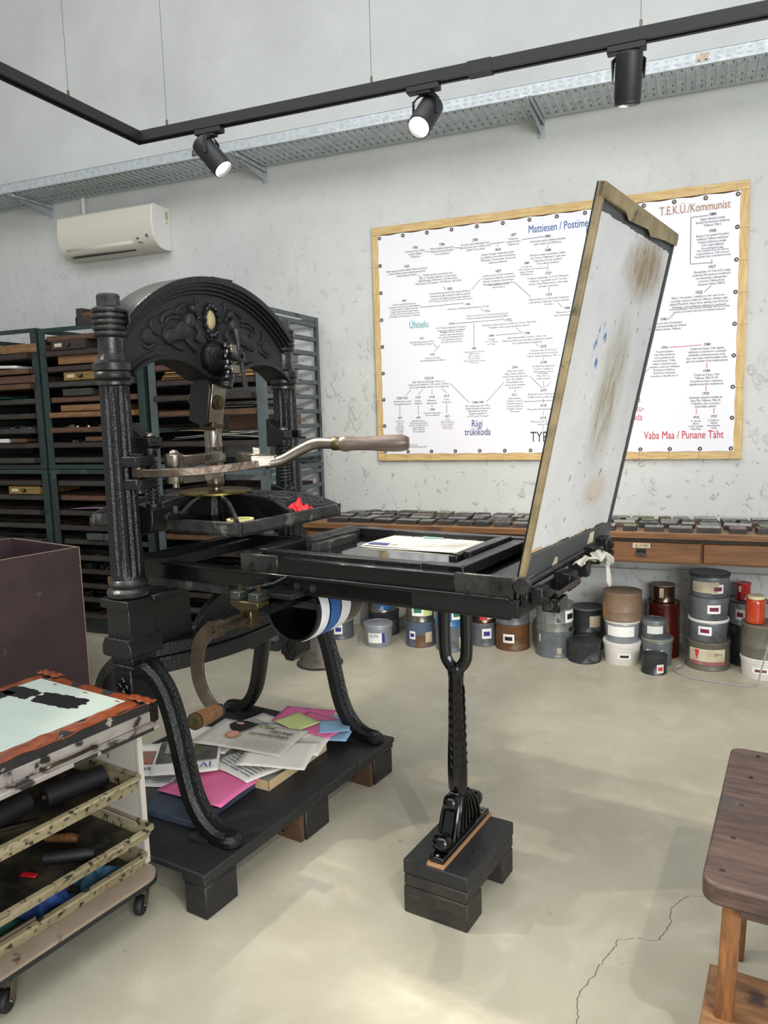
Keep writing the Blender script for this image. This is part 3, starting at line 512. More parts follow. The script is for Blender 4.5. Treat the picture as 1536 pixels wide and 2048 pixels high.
# ---------------------------------------------------------------- lighting track
ZT = 2.455; YT = -2.70
def ltrack():
    t = thing('lighting_track', 'black L-shaped lighting track hanging on thin wires below the ceiling', 'lighting track', (0,0,0))
    sec = [(-.017,-.016),(-.006,-.016),(-.006,-.006),(.006,-.006),(.006,-.016),(.017,-.016),(.017,.016),(-.017,.016)]
    MB().prism([(YT+a, ZT+.016+b) for a, b in sec], 'x', -1.80, 2.2).build('rail', m_blackp, t, smooth=0)
    MB().prism([(-1.79+a, ZT+.016+b) for a, b in sec], 'y', YT+.017, -6.5).build('rail', m_blackp, t, smooth=0)
    MB().box((-.62,YT-.0185,ZT-.0015), (-.55,YT+.0185,ZT+.034)).build('rail_joint', m_blackp, t)
    for (x, y) in ((-1.79,-3.02),(-1.672,YT),(-.921,YT),(-.152,YT),(.9,YT)):
        wv = MB().cyl((x,y,ZT+.03), (x,y,5.2), .0009, n=5).build('suspension_wire', m_galvd, t)
        MB().cyl((x,y,ZT+.03), (x,y,ZT+.055), .004, n=8).build('wire_grip', m_steel, wv)
ltrack()
def spotlight(x, d, yaw_arm, label, lit):
    t = thing('track_spotlight', label, 'spotlight', (x, YT, ZT), 0, None)
    MB().box((-.055,-.016,-.018), (.045,.016,.0)).box((-.02,-.014,-.026), (.02,.014,-.018)).build('track_adapter', m_blackp, t, bevel=.002)
    d = Vector(d).normalized(); c = Vector((0,0,-.085))
    side = d.cross(Vector((0,0,1))); side = side.normalized() if side.length > .05 else Vector((0,1,0))
    r = .035
    for s_ in (-1, 1):
        p = c+side*s_*(r+.005)
        MB().tube([Vector((0,0,-.024))+side*s_*.012, Vector((0,0,-.030))+side*s_*(r*.8), Vector((0,0,-.04))+side*s_*(r+.005), p], 1, sec=[(-.006,-.002),(.006,-.002),(.006,.002),(-.006,.002)], up=d).build('yoke_arm', m_blackp, t)
    q = d.to_track_quat('Z', 'Y').to_matrix().to_4x4(); M = Matrix.Translation(c) @ q
    h = MB(M).lathe([(.030,-.062),(r,-.058),(r,.05),(r-.001,.052),(r-.001,.062),(r-.004,.064),(r-.006,.052)], n=32).build('lamp_housing', m_blackp, t)
    MB(M).lathe([(.022,-.0635),(.022,-.0628)], n=20).build('rear_cap', m_galvd, h)
    MB(M).lathe([(.0,.0535),(r-.006,.0535),(r-.006,.0525),(0,.0525)], n=24, caps=False).build('lens', m_lens if lit else m_white, h)
    return Vector((x, YT, ZT)) + M @ Vector((0,0,.08))
p1 = spotlight(-1.50, (.52,.02,-.62), 0, 'black track spotlight nearest the track corner, tilted to the right', True)
p2 = spotlight(-.752, (-.10,-.62,-.62), 0, 'middle black track spotlight shining white towards the viewer', True)
p3 = spotlight(-.182, (-.05,.22,-.97), 0, 'black track spotlight at the right pointing down with its lens out of sight', True)
spot('track_spotlight_lamp', p1, (.15,-2.85,0), 85, 46, .4, rad=.02)
spot('track_spotlight_lamp', p2, (-.05,-3.3,0), 60, 40, .4, rad=.02)
spot('track_spotlight_lamp', p3, (-1.8,0,1.1), 140, 72, 1)
# ---------------------------------------------------------------- the iron hand press
PO = Vector((-1.67,-2.54,0)); PA = R(-9.25)
def PW(x, y, z=0):
    c, s = math.cos(PA), math.sin(PA); return Vector((PO.x+c*x-s*y, PO.y+s*x+c*y, z))
def hexbolt(m, p, ax, r=.011, h=.01):
    a = {'x': Vector((1,0,0)), 'y': Vector((0,1,0)), 'z': Vector((0,0,1)), '-y': Vector((0,-1,0)), '-x': Vector((-1,0,0))}[ax]
    p = Vector(p); m.cyl(p, p+a*.003, r*1.25, n=14); m.cyl(p+a*.002, p+a*h, r, n=6); m.cyl(p+a*h, p+a*(h+.003), r*.6, n=8)
def press():
    t = thing('hand_press', 'tall black cast-iron hand press with fluted columns and decorated arched head', 'printing press', PO, PA)
    YC = .4355
    # columns
    def column(sg):
        y = sg*YC; c = (0,y,0)
        def mod(a, z): return 1-.10*(.5+.5*math.cos(a*16))**.6 if 1.0 < z < 1.615 else 1
        sh = [(.055,.985),(.054,.998)]+[(.0545-.0075*k/12, 1.005+.61*k/12) for k in range(13)]+[(.046,1.62)]
        col = MB().lathe(sh, c, n=128, mod=mod).build('column', m_iron, t, smooth=50)
        MB().lathe([(.06,.925),(.07,.932),(.072,.945),(.066,.955),(.058,.96),(.062,.966),(.064,.973),(.060,.981),(.056,.986)], c, n=32).build('column_base_ring', m_iron2, col)
        cap = [(.046,1.618),(.052,1.622),(.052,1.632),(.048,1.637),(.058,1.644),(.060,1.652),(.058,1.66),(.056,1.664),(.062,1.668),(.062,1.690),(.054,1.695),(.046,1.701),(.0425,1.712),(.0405,1.725),(.0405,1.775)]
        MB().lathe(cap, c, n=32).build('capital', m_iron2, col)
        rg = []
        for k in range(5):
            z = 1.782+k*.0185
            rg += [(.045,z-.0088),(.0525,z-.0055),(.0545,z),(.0525,z+.0055),(.045,z+.0088)]
        MB().lathe([(.041,1.77)]+rg+[(.041,1.868)], c, n=32).build('threaded_ring', m_iron2, col)
        MB().lathe([(.034,1.866),(.036,1.87),(.036,1.902),(.032,1.908)], c, n=8).build('cap_nut', m_ironr, col, smooth=0)
        # plinth and legs
        b = MB(); b.box((-.068,y-.068,.895), (.068,y+.068,.925)); b.box((-.055,y-.055,.78), (.055,y+.055,.90))
        b.prism([(-.055,.795),(.055,.795),(.07,.765),(.07,.735),(.055,.73),(-.055,.73),(-.07,.735),(-.07,.765)], 'y', y-.07, y+.07)
        b.box((-.052,y-.052,.70), (.052,y+.052,.735)); b.box((-.062,y-.06,.69), (.062,y+.06,.703))
        pl = b.build('plinth', m_iron, t, bevel=.004, seg=2)
        b = MB(); b.box((-.042,y-.054,.48), (.042,y+.054,.69))
        b.prism([(-.042,.49),(.042,.49),(.02,.455),(-.02,.455)], 'y', y-.05, y+.05)
        kp = b.build('centre_block', m_iron, t, bevel=.004)
        f = MB()
        for (dx, dz, r) in ((0,.645,.013),(-.016,.625,.011),(.016,.625,.011),(0,.60,.015),(-.012,.575,.012),(.013,.57,.012),(0,.55,.012),(-.01,.525,.009),(.01,.52,.009),(0,.5,.008)):
            f.lathe([(0,-.006),(r*.8,-.004),(r,0),(r*.8,.003)], (dx,y-.055,dz), 'y', 10, caps=False)
        f.build('relief_ornament', m_gloss, kp)
        for sx in (-1, 1):
            pts = spline([(.035,.685),(.085,.675),(.135,.63),(.172,.55),(.20,.44),(.222,.34),(.25,.26),(.295,.20),(.345,.172),(.395,.167)], 4)
            m = MB(); sec = [(-.027,-.014),(-.018,-.030),(.018,-.030),(.027,-.014),(.012,-.006),(.012,.006),(.027,.014),(.018,.030),(-.018,.030),(-.027,.014)]
            rr = [1+.35*max(0, 1-i/6) for i in range(len(pts))]
            m.tube([(sx*p[0], y, p[1]) for p in pts], rr, sec=[(a*.95, b_*1.15) for a, b_ in sec], up=(0,1,0) if False else None)
            lg = m.build('leg', m_iron, t, smooth=40)
            MB().lathe([(.034,0),(.04,.006),(.04,.022),(.026,.036),(0,.04)], (sx*.395,y,.151), n=16).build('foot_pad', m_iron, lg)
            MB().box((sx*.25,y-.05,.151), (sx*.33,y+.05,.163)).build('foot_wedge', m_pal, lg)
    column(-1); column(1)
    # arched head
    def circ(R_, zc, y0, y1, n): return [(y0+(y1-y0)*i/n, zc+math.sqrt(max(0, R_*R_-(y0+(y1-y0)*i/n)**2))) for i in range(n+1)]
    ZC = 1.425
    low = [(.40,1.655),(.375,1.675),(.34,1.695),(.29,1.712),(.24,1.715),(.19,1.712),(.15,1.70),(.11,1.682),(.07,1.66),(.04,1.652)]
    lowf = low+[(-a, b) for a, b in reversed(low)]
    def band(m, R0, R1, xa, xb, yy=.412):
        o = circ(R1, ZC, -yy, yy, 48); i = circ(R0, ZC, yy, -yy, 48)
        m.prism(o+i, 'x', xa, xb)
    m = MB()
    top = circ(.565, ZC, -.40, .40, 48)
    m.prism(top+lowf, 'x', -.022, .022)
    arch = m.build('arched_head', m_panel, t, smooth=30)
    m = MB(); band(m, .562, .585, -.065, .065); band(m, .552, .565, -.055, .055); band(m, .540, .555, -.044, .044); band(m, .528, .541, -.034, .034)
    m.build('arch_moulding', m_iron, t, bevel=.003, seg=2)
    # lower flange follows the lower edge
    m = MB(); rs = []
    for a, b in lowf:
        rs.append([(-.06,a,b-.006),(.06,a,b-.006),(.06,a,b+.008),(-.06,a,b+.008)])
    m.rings(rs); m.build('lower_flange', m_iron, t, smooth=40)
    m = MB(); rs = []
    for a, b in lowf: rs.append([(-.032,a*.97,b+.008),(.032,a*.97,b+.008),(.032,a*.97,b+.026),(-.032,a*.97,b+.026)])
    m.rings(rs); m.build('lower_flange', m_panel, t, smooth=40)
    m = MB().box((-.05,-.39,1.985), (-.05,-.39,1.985)); m = MB()
    m.box((-.05,-.01,2.008), (.05,.10,2.016)); m.build('top_plate', m_iron, t, bevel=.003)
    # relief: two scrolled beasts and leaves either side of the oval
    rnd = random.Random(3)
    def blob(m, y, z, ry, rz, h, rot=0):
        rs = []
        for k, (q, hh) in enumerate(((1,0),(.85,.6),(.5,.92),(.12,1))):
            ring = []
            for i in range(14):
                a = 2*PI*i/14; dy = ry*q*math.cos(a); dz = rz*q*math.sin(a); c, s_ = math.cos(R(rot)), math.sin(R(rot))
                ring.append((.021+h*hh, y+dy*c-dz*s_, z+dy*s_+dz*c))
            rs.append(ring)
        m.rings(rs)
    def scroll(m, y, z, r, turns, sg, r0, r1, a0=0):
        pts = []; rr = []
        n = 26
        for i in range(n+1):
            u = i/n; a = R(a0)+sg*u*turns*2*PI; q = r*(1-.85*u)
            pts.append((.024, y+q*math.cos(a), z+q*math.sin(a))); rr.append(r0+(r1-r0)*u)
        m.tube(pts, rr, 8)
    for sg in (-1, 1):
        m = MB()
        def S(pts, r):
            pts = spline([(.023+dx, sg*y, z) for y, z, dx in pts], 4); n = len(pts)
            m.tube(pts, [max(.002, r*(math.sin(PI*(i+.8)/(n+.6)))**.7) for i in range(n)], 8)
        blob(m, sg*.150, 1.815, .052, .034, .020, sg*-35)          # body
        blob(m, sg*.115, 1.850, .026, .034, .024, sg*20)           # chest
        blob(m, sg*.095, 1.892, .017, .021, .024, sg*-30)          # head
        blob(m, sg*.205, 1.790, .036, .030, .020, sg*-15)          # haunch
        blob(m, sg*.305, 1.785, .026, .030, .012, 0)               # end rosette
        scroll(m, sg*.305, 1.785, .026, 1.6, sg, .006, .002); scroll(m, sg*.205, 1.79, .034, 1.3, -sg, .007, .003, 90)
        S([(.105,1.91,0),(.13,1.905,0),(.165,1.885,0),(.17,1.86,0)], .009)   # mane
        S([(.135,1.87,0),(.19,1.875,0),(.235,1.855,0),(.24,1.83,0)], .011)   # wing
        S([(.15,1.855,0),(.20,1.855,0),(.225,1.835,0)], .008)
        S([(.24,1.79,0),(.275,1.80,0),(.29,1.83,0),(.27,1.85,0)], .008)      # tail
        S([(.09,1.84,.004),(.07,1.815,.004),(.08,1.79,.004),(.06,1.775,.004)], .009)
        S([(.14,1.79,.004),(.11,1.765,.004),(.085,1.745,.004)], .010)
        S([(.21,1.77,0),(.17,1.755,0),(.14,1.75,0)], .009)
        S([(.085,1.885,.006),(.07,1.87,.006),(.075,1.86,.006)], .007)
        S([(.06,1.92,0),(.075,1.93,0),(.07,1.90,0),(.055,1.86,0)], .006)
        S([(.255,1.765,0),(.285,1.755,0),(.31,1.745,0),(.33,1.76,0)], .007)
        m.build('relief_beast', m_panel, arch)
    m = MB(); pts = [(.026, .036*math.cos(2*PI*i/28)*1.0, 1.862+.054*math.sin(2*PI*i/28)) for i in range(29)]
    m.tube(pts, [.008+.003*math.cos(i*PI) for i in range(29)], 8, caps=False)
    scroll(m, -.014, 1.80, .016, 1.2, 1, .006, .003, 90); scroll(m, .014, 1.80, .016, 1.2, -1, .006, .003, 90)
    m.build('relief_wreath', m_iron, arch)
    blobm = MB(); blob(blobm, 0, 1.864, .022, .036, .010); blobm.build('oval_plaque', mat('pale_gilt_plaque', (196,182,132), .5, .2, (150,138,98), 30), arch)
    # pressure screw boss with T handle
    m = MB()
    m.lathe([(.064,0),(.066,.012),(.060,.028),(.048,.045),(.044,.075)], (.02,0,1.725), 'x', 28)
    m.cyl((.075,.022,1.70), (.075,.0,1.62), .03, .026)
    m.build('screw_boss', m_iron, t)
    m = MB()
    for z in (1.765,1.728,1.69,1.655): m.lathe([(.008,0),(.014,.004),(.014,.022),(.008,.028)], (.086,-.018,z), 'x', 10)
    m.cyl((.09,.0,1.65), (.09,.0,1.775), .024)
    m.build('adjusting_nut', m_gloss, t)
    m = MB()
    for z in (1.755,1.72,1.683): m.box((.108,-.012,z-.016), (.124,.032,z+.014))
    m.box((.104,-.004,1.668), (.110,.026,1.768)); m.build('clamp_plate', m_steel, t, bevel=.002)
    m = MB(); m.cyl((.12,0,1.725), (.165,-.012,1.722), .017); m.build('screw_spindle', m_iron2, t)
    m = MB(); m.lathe([(.008,0),(.021,.001),(.022,.012),(.016,.016),(.008,.016)], (.163,-.018,1.722), 'x', 20, caps=False)
    hb = m.build('tee_handle_hub', m_iron2, t)
    m = MB(); m.tube([(.172,-.036,1.818),(.172,-.034,1.812),(.172,-.024,1.742)], [.006,.0085,.0065], 12); m.tube([(.172,-.014,1.702),(.172,-.002,1.625),(.172,0,1.615)], [.0065,.0095,.009], 12)
    m.build('tee_handle_bar', m_iron2, hb)
    # toggle (chill) under the head
    T = Matrix.Translation((.012,-.012,1.655)) @ Matrix.Rotation(R(8), 4, 'Y') @ Matrix.Rotation(R(-4), 4, 'X')
    m = MB(T); m.prism([(-.03,.0),(.022,.0),(.040,-.04),(.040,-.165),(.022,-.18),(-.052,-.165),(-.060,-.04)], 'y', -.036, .036)
    m.build('toggle_block', mat('dark_brown_steel', (34,29,27), .45, .2, (24,21,20), 12), t, bevel=.003)
    m = MB(T); m.prism([(-.024,.004),(.03,.004),(.044,-.03),(.040,-.17),(.036,-.27),(.018,-.275),(.014,-.2),(.0,-.17)], 'y', .030, .044)
    m.box((.041,-.03,-.16), (.047,.044,-.02)); m.prism([(.036,-.16),(.047,-.15),(.050,-.27),(.040,-.275)], 'y', .008, .044)
    m.build('toggle_side_plate', m_steel, t, bevel=.002)
    m = MB(T)
    m.lathe([(.026,0),(.027,.004),(.027,.010),(.018,.012),(.018,.018),(.008,.02)], (.046,.004,-.085), 'x', 22)
    m.lathe([(.026,0),(.027,.008),(.016,.014)], (-.075,0,-.085), 'x', 22)
    m.build('toggle_pin', m_brassd, t)
    MB().cyl((.012,-.004,1.60), (.018,-.004,1.69), .013).build('toggle_stem', m_steel, t)
    MB().box((-.034,-.036,1.468), (.036,.030,1.494)).build('square_collar', m_brassd, t, bevel=.003)
    m = MB(); m.lathe([(.028,1.225),(.028,1.248),(.024,1.25),(.0315,1.262),(.0325,1.268),(.0325,1.40),(.0335,1.402),(.0325,1.404),(.0325,1.455),(.027,1.47)], (0,0,0), n=28)
    m.build('piston', m_steel, t)
    m = MB(); m.lathe([(.0,1.224),(.115,1.224),(.134,1.229),(.134,1.236),(.125,1.240),(.0,1.243)], (0,0,0), n=48, caps=False); m.build('brass_disc', m_brass, t)
    # platen: open ribbed tray
    PXx, PYy, Z0_, Z1_ = .372, .285, 1.122, 1.168
    m = MB(); w_ = .016
    m.box((-PXx,-PYy,Z0_), (PXx,PYy,Z0_+.012))
    m.box((-PXx,-PYy,Z0_), (PXx,-PYy+w_,Z1_)); m.box((-PXx,PYy-w_,Z0_), (PXx,PYy,Z1_)); m.box((-PXx,-PYy,Z0_), (-PXx+w_,PYy,Z1_)); m.box((PXx-w_,-PYy,Z0_), (PXx,PYy,Z1_))
    pt = m.build('platen', m_ironr, t, bevel=.002)
    for k, a in enumerate((0,38,72,108,142,180,218,252,288,322)):
        c, s_ = math.cos(R(a)), math.sin(R(a))
        L_ = min(PXx/abs(c) if abs(c) > 1e-3 else 9, PYy/abs(s_) if abs(s_) > 1e-3 else 9)-.01
        prof = [(.055,Z0_+.008),(L_,Z0_+.008),(L_,Z1_-.004)]
        for j in range(9):
            u = j/8; prof.append((L_-(L_-.055)*u, Z1_-.004+(1.226-Z1_)*math.sin(min(1,u*1.5)*PI/2)**.75))
        rib = MB(); vs = []
        n_ = len(prof)
        for off in (-.006, .006): vs += [(c*r-s_*off, s_*r+c*off, z) for r, z in prof]
        rib.add(vs, [tuple(range(n_))[::-1], tuple(range(n_, 2*n_))]+[(i, (i+1) % n_, n_+(i+1) % n_, n_+i) for i in range(n_)])
        ro = rib.build('rib', m_iron, pt, bevel=.0015)
        e = MB(); e.tube([(c*r, s_*r, z+.001) for r, z in prof[2:]], .0065, 8); e.build('rib_edge', m_iron2, ro)
    MB().lathe([(.062,Z0_+.01),(.066,Z0_+.03),(.055,1.21),(.055,1.224)], (0,0,0), n=10).build('platen_hub', m_iron2, pt, smooth=20)
    # spring guides beside each column
    for sg in (-1, 1):
        y = sg*.352; x = .052
        g = thing_part('spring_guide', t)
        m = MB(); m.prism([(-.02,1.385),(.03,1.385),(.075,1.42),(.075,1.45),(.04,1.45),(-.02,1.50)], 'y', y-.022, y+.03); m.box((.02,sg*YC-.02 if sg > 0 else y-.03,1.42), (.082,y+.03 if sg < 0 else sg*YC,1.45))
        m.build('upper_bracket', m_iron, g, bevel=.002)
        m = MB(); m.lathe([(.011,0),(.013,.003),(.013,.012),(.007,.016)], (x,y,1.45), n=6); m.lathe([(.018,0),(.02,.004),(.018,.008)], (x,y,1.45), n=16); m.build('nut', m_steel, g)
        m = MB(); m.cyl((x,y,1.19), (x,y,1.45), .009)
        pts = [(x+.021*math.cos(a*.5), y+.021*math.sin(a*.5), 1.235+.135*a/(2*(2*PI*5.5)) *1.0) for a in [i*.5 for i in range(int(2*2*PI*11/1))] if a*.5 < 2*PI*11]
        hh = []; nn = 11*14
        for i in range(nn+1):
            a = 2*PI*i/14; hh.append((x+.019*math.cos(a), y+.019*math.sin(a), 1.235+.145*i/nn))
        m.tube(hh, .0048, 6); m.build('coil_spring', m_iron2, g)
        m = MB(); m.lathe([(.022,0),(.024,.004),(.024,.028),(.018,.034)], (x,y,1.385-.0), n=20); m.lathe([(.022,0),(.026,.006),(.026,.03)], (x,y,1.20), n=20)
        m.build('spring_cup', m_iron, g)
        m = MB(); m.prism([(0,1.12),(.07,1.14),(.08,1.17),(.08,1.215),(.0,1.23)], 'y', y-.035, y+.035); m.box((.03,y-.02,1.135), (.26,y+.02 if sg < 0 else y+.02,1.165)) if False else None
        m.build('lower_bracket', m_iron, g, bevel=.003)
        m = MB(); m.box((.05,y+(-.0 if sg < 0 else -.10),1.172), (.11,y+(.10 if sg < 0 else .0),1.192)); m.build('platen_lug', m_iron, g, bevel=.003)
        m = MB(); m.lathe([(.014,0),(.014,.024)], (.085,y-sg*.06,1.19), n=6); m.build('lug_nut', m_iron2, g, smooth=0)
    # pull bar: clevis on the near column, flat bar, link, curved neck, wooden handle
    yb = -YC+.045; xb = .075
    m = MB()
    for z in (1.375, 1.302): m.prism([(-.01,-.47),(.095,-.455),(.105,-.43),(.10,-.375),(.06,-.365),(-.01,-.39)], 'z', z-.017, z+.017)
    m.build('clevis', m_iron, t, bevel=.003)
    MB().cyl((.062,-.415,1.27), (.062,-.415,1.40), .014).lathe([(.02,0),(.022,.003),(.016,.008)], (.062,-.415,1.392), n=16).build('clevis_pin', m_iron2, t)
    MB().lathe([(.022,1.318),(.025,1.322),(.025,1.356),(.022,1.36)], (.062,-.415,0), n=20).build('pivot_barrel', m_steeld, t)
    sec = [(-.013,-.011),(.013,-.011),(.013,.011),(-.013,.011)]
    path = spline([(.07,-.44,1.338),(.15,-.43,1.338),(.235,-.375,1.339),(.30,-.30,1.343),(.37,-.20,1.352),(.405,-.145,1.357)], 4)
    MB().tube(path, 1, sec=sec, up=(0,0,1)).build('pull_bar', m_steeld, t, bevel=.002)
    m = MB(); m.prism([(.37,-.215),(.42,-.155),(.40,-.12),(.345,-.13),(.33,-.16)], 'z', 1.345, 1.38); m.prism([(.40,-.17),(.36,-.13),(.17,-.03),(.15,-.05),(.30,-.18)], 'z', 1.352, 1.385)
    m.prism([(.33,-.16),(.345,-.14),(.335,-.13),(.32,-.15)], 'z', 1.36, 1.405)
    m.build('bar_fork', m_steel, t, bevel=.002)
    m = MB(); m.lathe([(.028,1.30),(.03,1.304),(.03,1.33)], (.16,-.35,0), n=24); m.lathe([(.03,1.352),(.031,1.356),(.031,1.392),(.027,1.396),(.016,1.398),(.014,1.404),(.009,1.408)], (.16,-.35,0), n=24); m.lathe([(.012,1.285),(.012,1.30)], (.16,-.35,0), n=12)
    m.build('link_pin', m_steel, t)
    m = MB()
    for z in (1.372,1.315): m.tube([(.16,-.35,z),(.19,-.27,z),(.12,-.13,z),(.06,-.05,z)], 1, sec=[(-.017,-.022),(.017,-.022),(.017,.022),(-.017,.022)], up=(0,0,1))
    m.build('toggle_link', m_steel, t, bevel=.002)
    m = MB(); m.lathe([(.04,1.345),(.042,1.35),(.042,1.372),(.036,1.376)], (.0,.0,0), n=24); m.build('piston_collar', m_steel, t)
    MB().tube(spline([(.385,-.165,1.352),(.43,-.13,1.362),(.475,-.10,1.39),(.52,-.075,1.412),(.56,-.058,1.414),(.585,-.048,1.412)], 4), .0185, 16).build('bar_neck', m_steel, t)
    a = Vector((.58,-.052,1.412)); b = Vector((.80,.06,1.408)); d = (b-a).normalized()
    def along(prof, nm, mt):
        MB().tube([a+d*s_ for s_, _ in prof], [q for _, q in prof], 24).build(nm, mt, t)
    along([(0,.021),(.003,.0225),(.022,.0225),(.025,.021)], 'ferrule', m_brassd)
    along([(.024,.021),(.03,.024),(.04,.0265),(.05,.0265),(.066,.0235),(.09,.0225),(.13,.0235),(.17,.0265),(.205,.0285),(.23,.0275),(.245,.024),(.254,.019),(.256,.010)], 'wooden_handle', m_handle)
    # base casting between the columns
    m = MB()
    top_ = [(-.40,.925),(-.195,.917),(-.19,.745),(-.175,.742),(-.15,.775),(-.11,.815),(-.05,.845),(.02,.86),(.10,.865),(.19,.86),(.195,.917),(.40,.925)]
    m.prism(top_+[(.40,.67),(.2,.655),(0,.648),(-.2,.655),(-.40,.67)], 'x', .0, .03)
    m.box((-.04,-.40,.905), (.075,-.195,.927)); m.box((-.04,.195,.905), (.075,.40,.927))
    m.build('base_beam', m_iron, t, bevel=.003)
    m = MB(); n_ = 24
    for za, zb_, ex in ((.645,.70,.0),(.70,.745,-.012)):
        pol = []
        for i in range(n_+1):
            u = -1+2*i/n_; pol.append((.045+ex+.10*math.cos(u*PI/2)**.8, u*.40))
        pol += [(-.05,.40),(-.05,-.40)]
        m.prism(pol, 'z', za, zb_)
    m.build('base_ledge', m_iron, t, bevel=.004, smooth=40)
    # rails
    for y in (-.30, .30):
        m = MB(); m.box((-.17,y-.018,.965), (1.31,y+.018,1.022)); m.box((-.17,y-.03,1.015), (1.31,y+.012,1.026))
        m.build('rail', m_gloss, t, bevel=.002)
    m = MB(); m.box((-.18,-.30,.955), (-.15,.30,1.018)); m.box((-.09,-.29,.97), (-.06,.29,1.01)); m.build('rail_cross_bar', m_iron, t, bevel=.002)
    for ya in (-.285, .265): MB().prism([(-.20,.965),(.30,.965),(.30,.925),(-.16,.925)], 'y', ya, ya+.02).build('rail_bearer', m_ironr, t, bevel=.002)
    # coffin carriage
    m = MB()
    m.box((.397,-.31,1.018), (1.318,-.262,1.058)); m.box((.397,.262,1.018), (1.318,.31,1.078)); m.box((.397,-.31,1.018), (.44,.31,1.074)); m.box((1.20,-.31,1.018), (1.318,.31,1.052))
    m.box((.397,-.262,1.018), (1.318,.262,1.034))
    cf = m.build('bed_carriage', m_iron, t, bevel=.002)
    m = MB(); m.box((.545,-.316,1.060), (1.15,-.27,1.072)); m.box((.545,-.316,1.022), (1.15,-.308,1.064)); m.build('carriage_angle', m_gloss, cf, bevel=.0015)
    # inner rim of raised bars
    m = MB(); m.box((.44,-.262,1.05), (1.02,-.222,1.082)); m.box((1.02,-.262,1.05), (1.145,-.222,1.084)); m.box((.42,-.262,1.05), (.46,.27,1.086)); m.box((.44,.225,1.05), (1.15,.262,1.086)); m.box((1.105,-.262,1.05), (1.15,.262,1.082))
    m.build('inner_rim', m_iron2 if False else m_iron, cf, bevel=.002)
    MB().box((.46,-.224,1.036), (1.106,.226,1.060)).build('polished_bed_plate', m_stone, cf, bevel=.001)
    m = MB()
    m.prism([(.46,1.06),(.50,1.06),(.505,1.085),(.485,1.086),(.478,1.096),(.462,1.098)], 'y', -.06, .215)
    m.prism([(.512,1.06),(.548,1.06),(.552,1.083),(.536,1.083),(.525,1.072),(.516,1.082)], 'y', -.10, .12)
    m.build('gripper_bar', m_ironr, cf)
    m = MB(); m.box((1.04,-.13,1.06), (1.068,.20,1.084)); m.box((1.072,-.10,1.06), (1.098,.22,1.094)); m.prism([(1.04,1.084),(1.07,1.084),(1.06,1.09)], 'y', -.12, .2)
    m.build('furniture_bar', m_iron, cf, bevel=.002)
    for (x0, x1, bx) in ((.395,.546,(.435,.508)), (1.15,1.318,(1.20,1.272))):
        for sg in (-1, 1):
            m = MB(); m.box((x0,sg*.311,1.016), (x1,sg*.320,1.080))
            pl = m.build('corner_plate', m_iron2, cf, bevel=.003)
            for q in bx:
                m = MB(); hexbolt(m, (q, sg*.320, 1.048), '-y' if sg < 0 else 'y', .012, .011); m.build('bolt', m_iron2, pl, smooth=20)
    m = MB(); m.box((1.02,-.325,.975), (1.333,-.285,1.017)); m.box((.60,-.318,.972), (1.02,-.285,1.014)); m.box((.60,.285,.972), (1.333,.32,1.017)); m.box((1.31,-.32,.972), (1.333,.32,1.02)); m.build('rib_rail', m_iron, t, bevel=.002)
    for x in (.50,.62,.68):
        m = MB(); hexbolt(m, (x,-.318,.99), '-y', .010, .008); m.build('rail_nut', m_iron2, t, smooth=20)
    for x in (.62,1.02): MB().box((x,-.285,.972), (x+.03,.285,.99)).build('cross_tie', m_iron, t)
    # fore-stay (front leg) : fork, tapering post, scroll foot
    sx_, sy_ = 1.043, -.10
    m = MB(); P_ = spline([(sx_-.037,sy_,.975),(sx_-.037,sy_,.90),(sx_-.037,sy_,.80),(sx_-.03,sy_,.755),(sx_,sy_,.728),(sx_+.03,sy_,.755),(sx_+.037,sy_,.80),(sx_+.037,sy_,.90),(sx_+.037,sy_,.975)], 5)
    m.tube(P_, 1, sec=[(.016*math.cos(2*PI*k/10), .019*math.sin(2*PI*k/10)) for k in range(10)], up=(0,1,0)); fk = m.build('stay_fork', m_gloss, t)
    m = MB(); prof = [(.016,.325),(.026,.333),(.031,.35),(.032,.40),(.031,.45),(.0275,.55),(.025,.65),(.024,.70),(.027,.725),(.022,.74)]
    m.lathe([(r*.97, z) for r, z in prof], (sx_,sy_,0), n=12); ps = m.build('stay_post', m_gloss, t, smooth=25)
    m = MB()
    for k in range(9):
        z = .42+.028*k; q = .0285-.0007*k
        for s2 in (-1, 1):
            m.tube([(sx_+q,sy_+s2*.003,z),(sx_+q*.95,sy_+s2*.010,z+.012),(sx_+q*.82,sy_+s2*.017,z+.022)], [.0015,.0035,.0015], 6)
            m.tube([(sx_+s2*.003,sy_-q,z),(sx_+s2*.010,sy_-q*.95,z+.012),(sx_+s2*.017,sy_-q*.82,z+.022)], [.0015,.0035,.0015], 6)
    m.tube([(sx_+.027,sy_,.40),(sx_+.025,sy_,.68)], .003, 6); m.build('leaf_relief', m_gloss, ps)
    m = MB(); m.box((sx_-.024,sy_-.155,.178), (sx_+.024,sy_+.185,.197)); ft = m.build('stay_foot_plate', m_gloss, t, bevel=.006, seg=2)
    m = MB(); yy = sy_
    m.prism([(yy-.10,.195),(yy-.085,.245),(yy-.06,.29),(yy-.045,.325),(yy-.02,.345),(yy+.03,.345),(yy+.055,.32),(yy+.075,.285),(yy+.11,.25),(yy+.13,.225),(yy+.14,.195)], 'x', sx_-.017, sx_+.017)
    m.tube([(sx_+d_,yy-.112,.222) for d_ in (-.028,-.024,-.012,.012,.024,.028)], [.012,.020,.027,.027,.020,.012], 22); m.tube([(sx_+d_,yy+.115,.262) for d_ in (-.026,-.022,-.011,.011,.022,.026)], [.010,.018,.024,.024,.018,.010], 22)
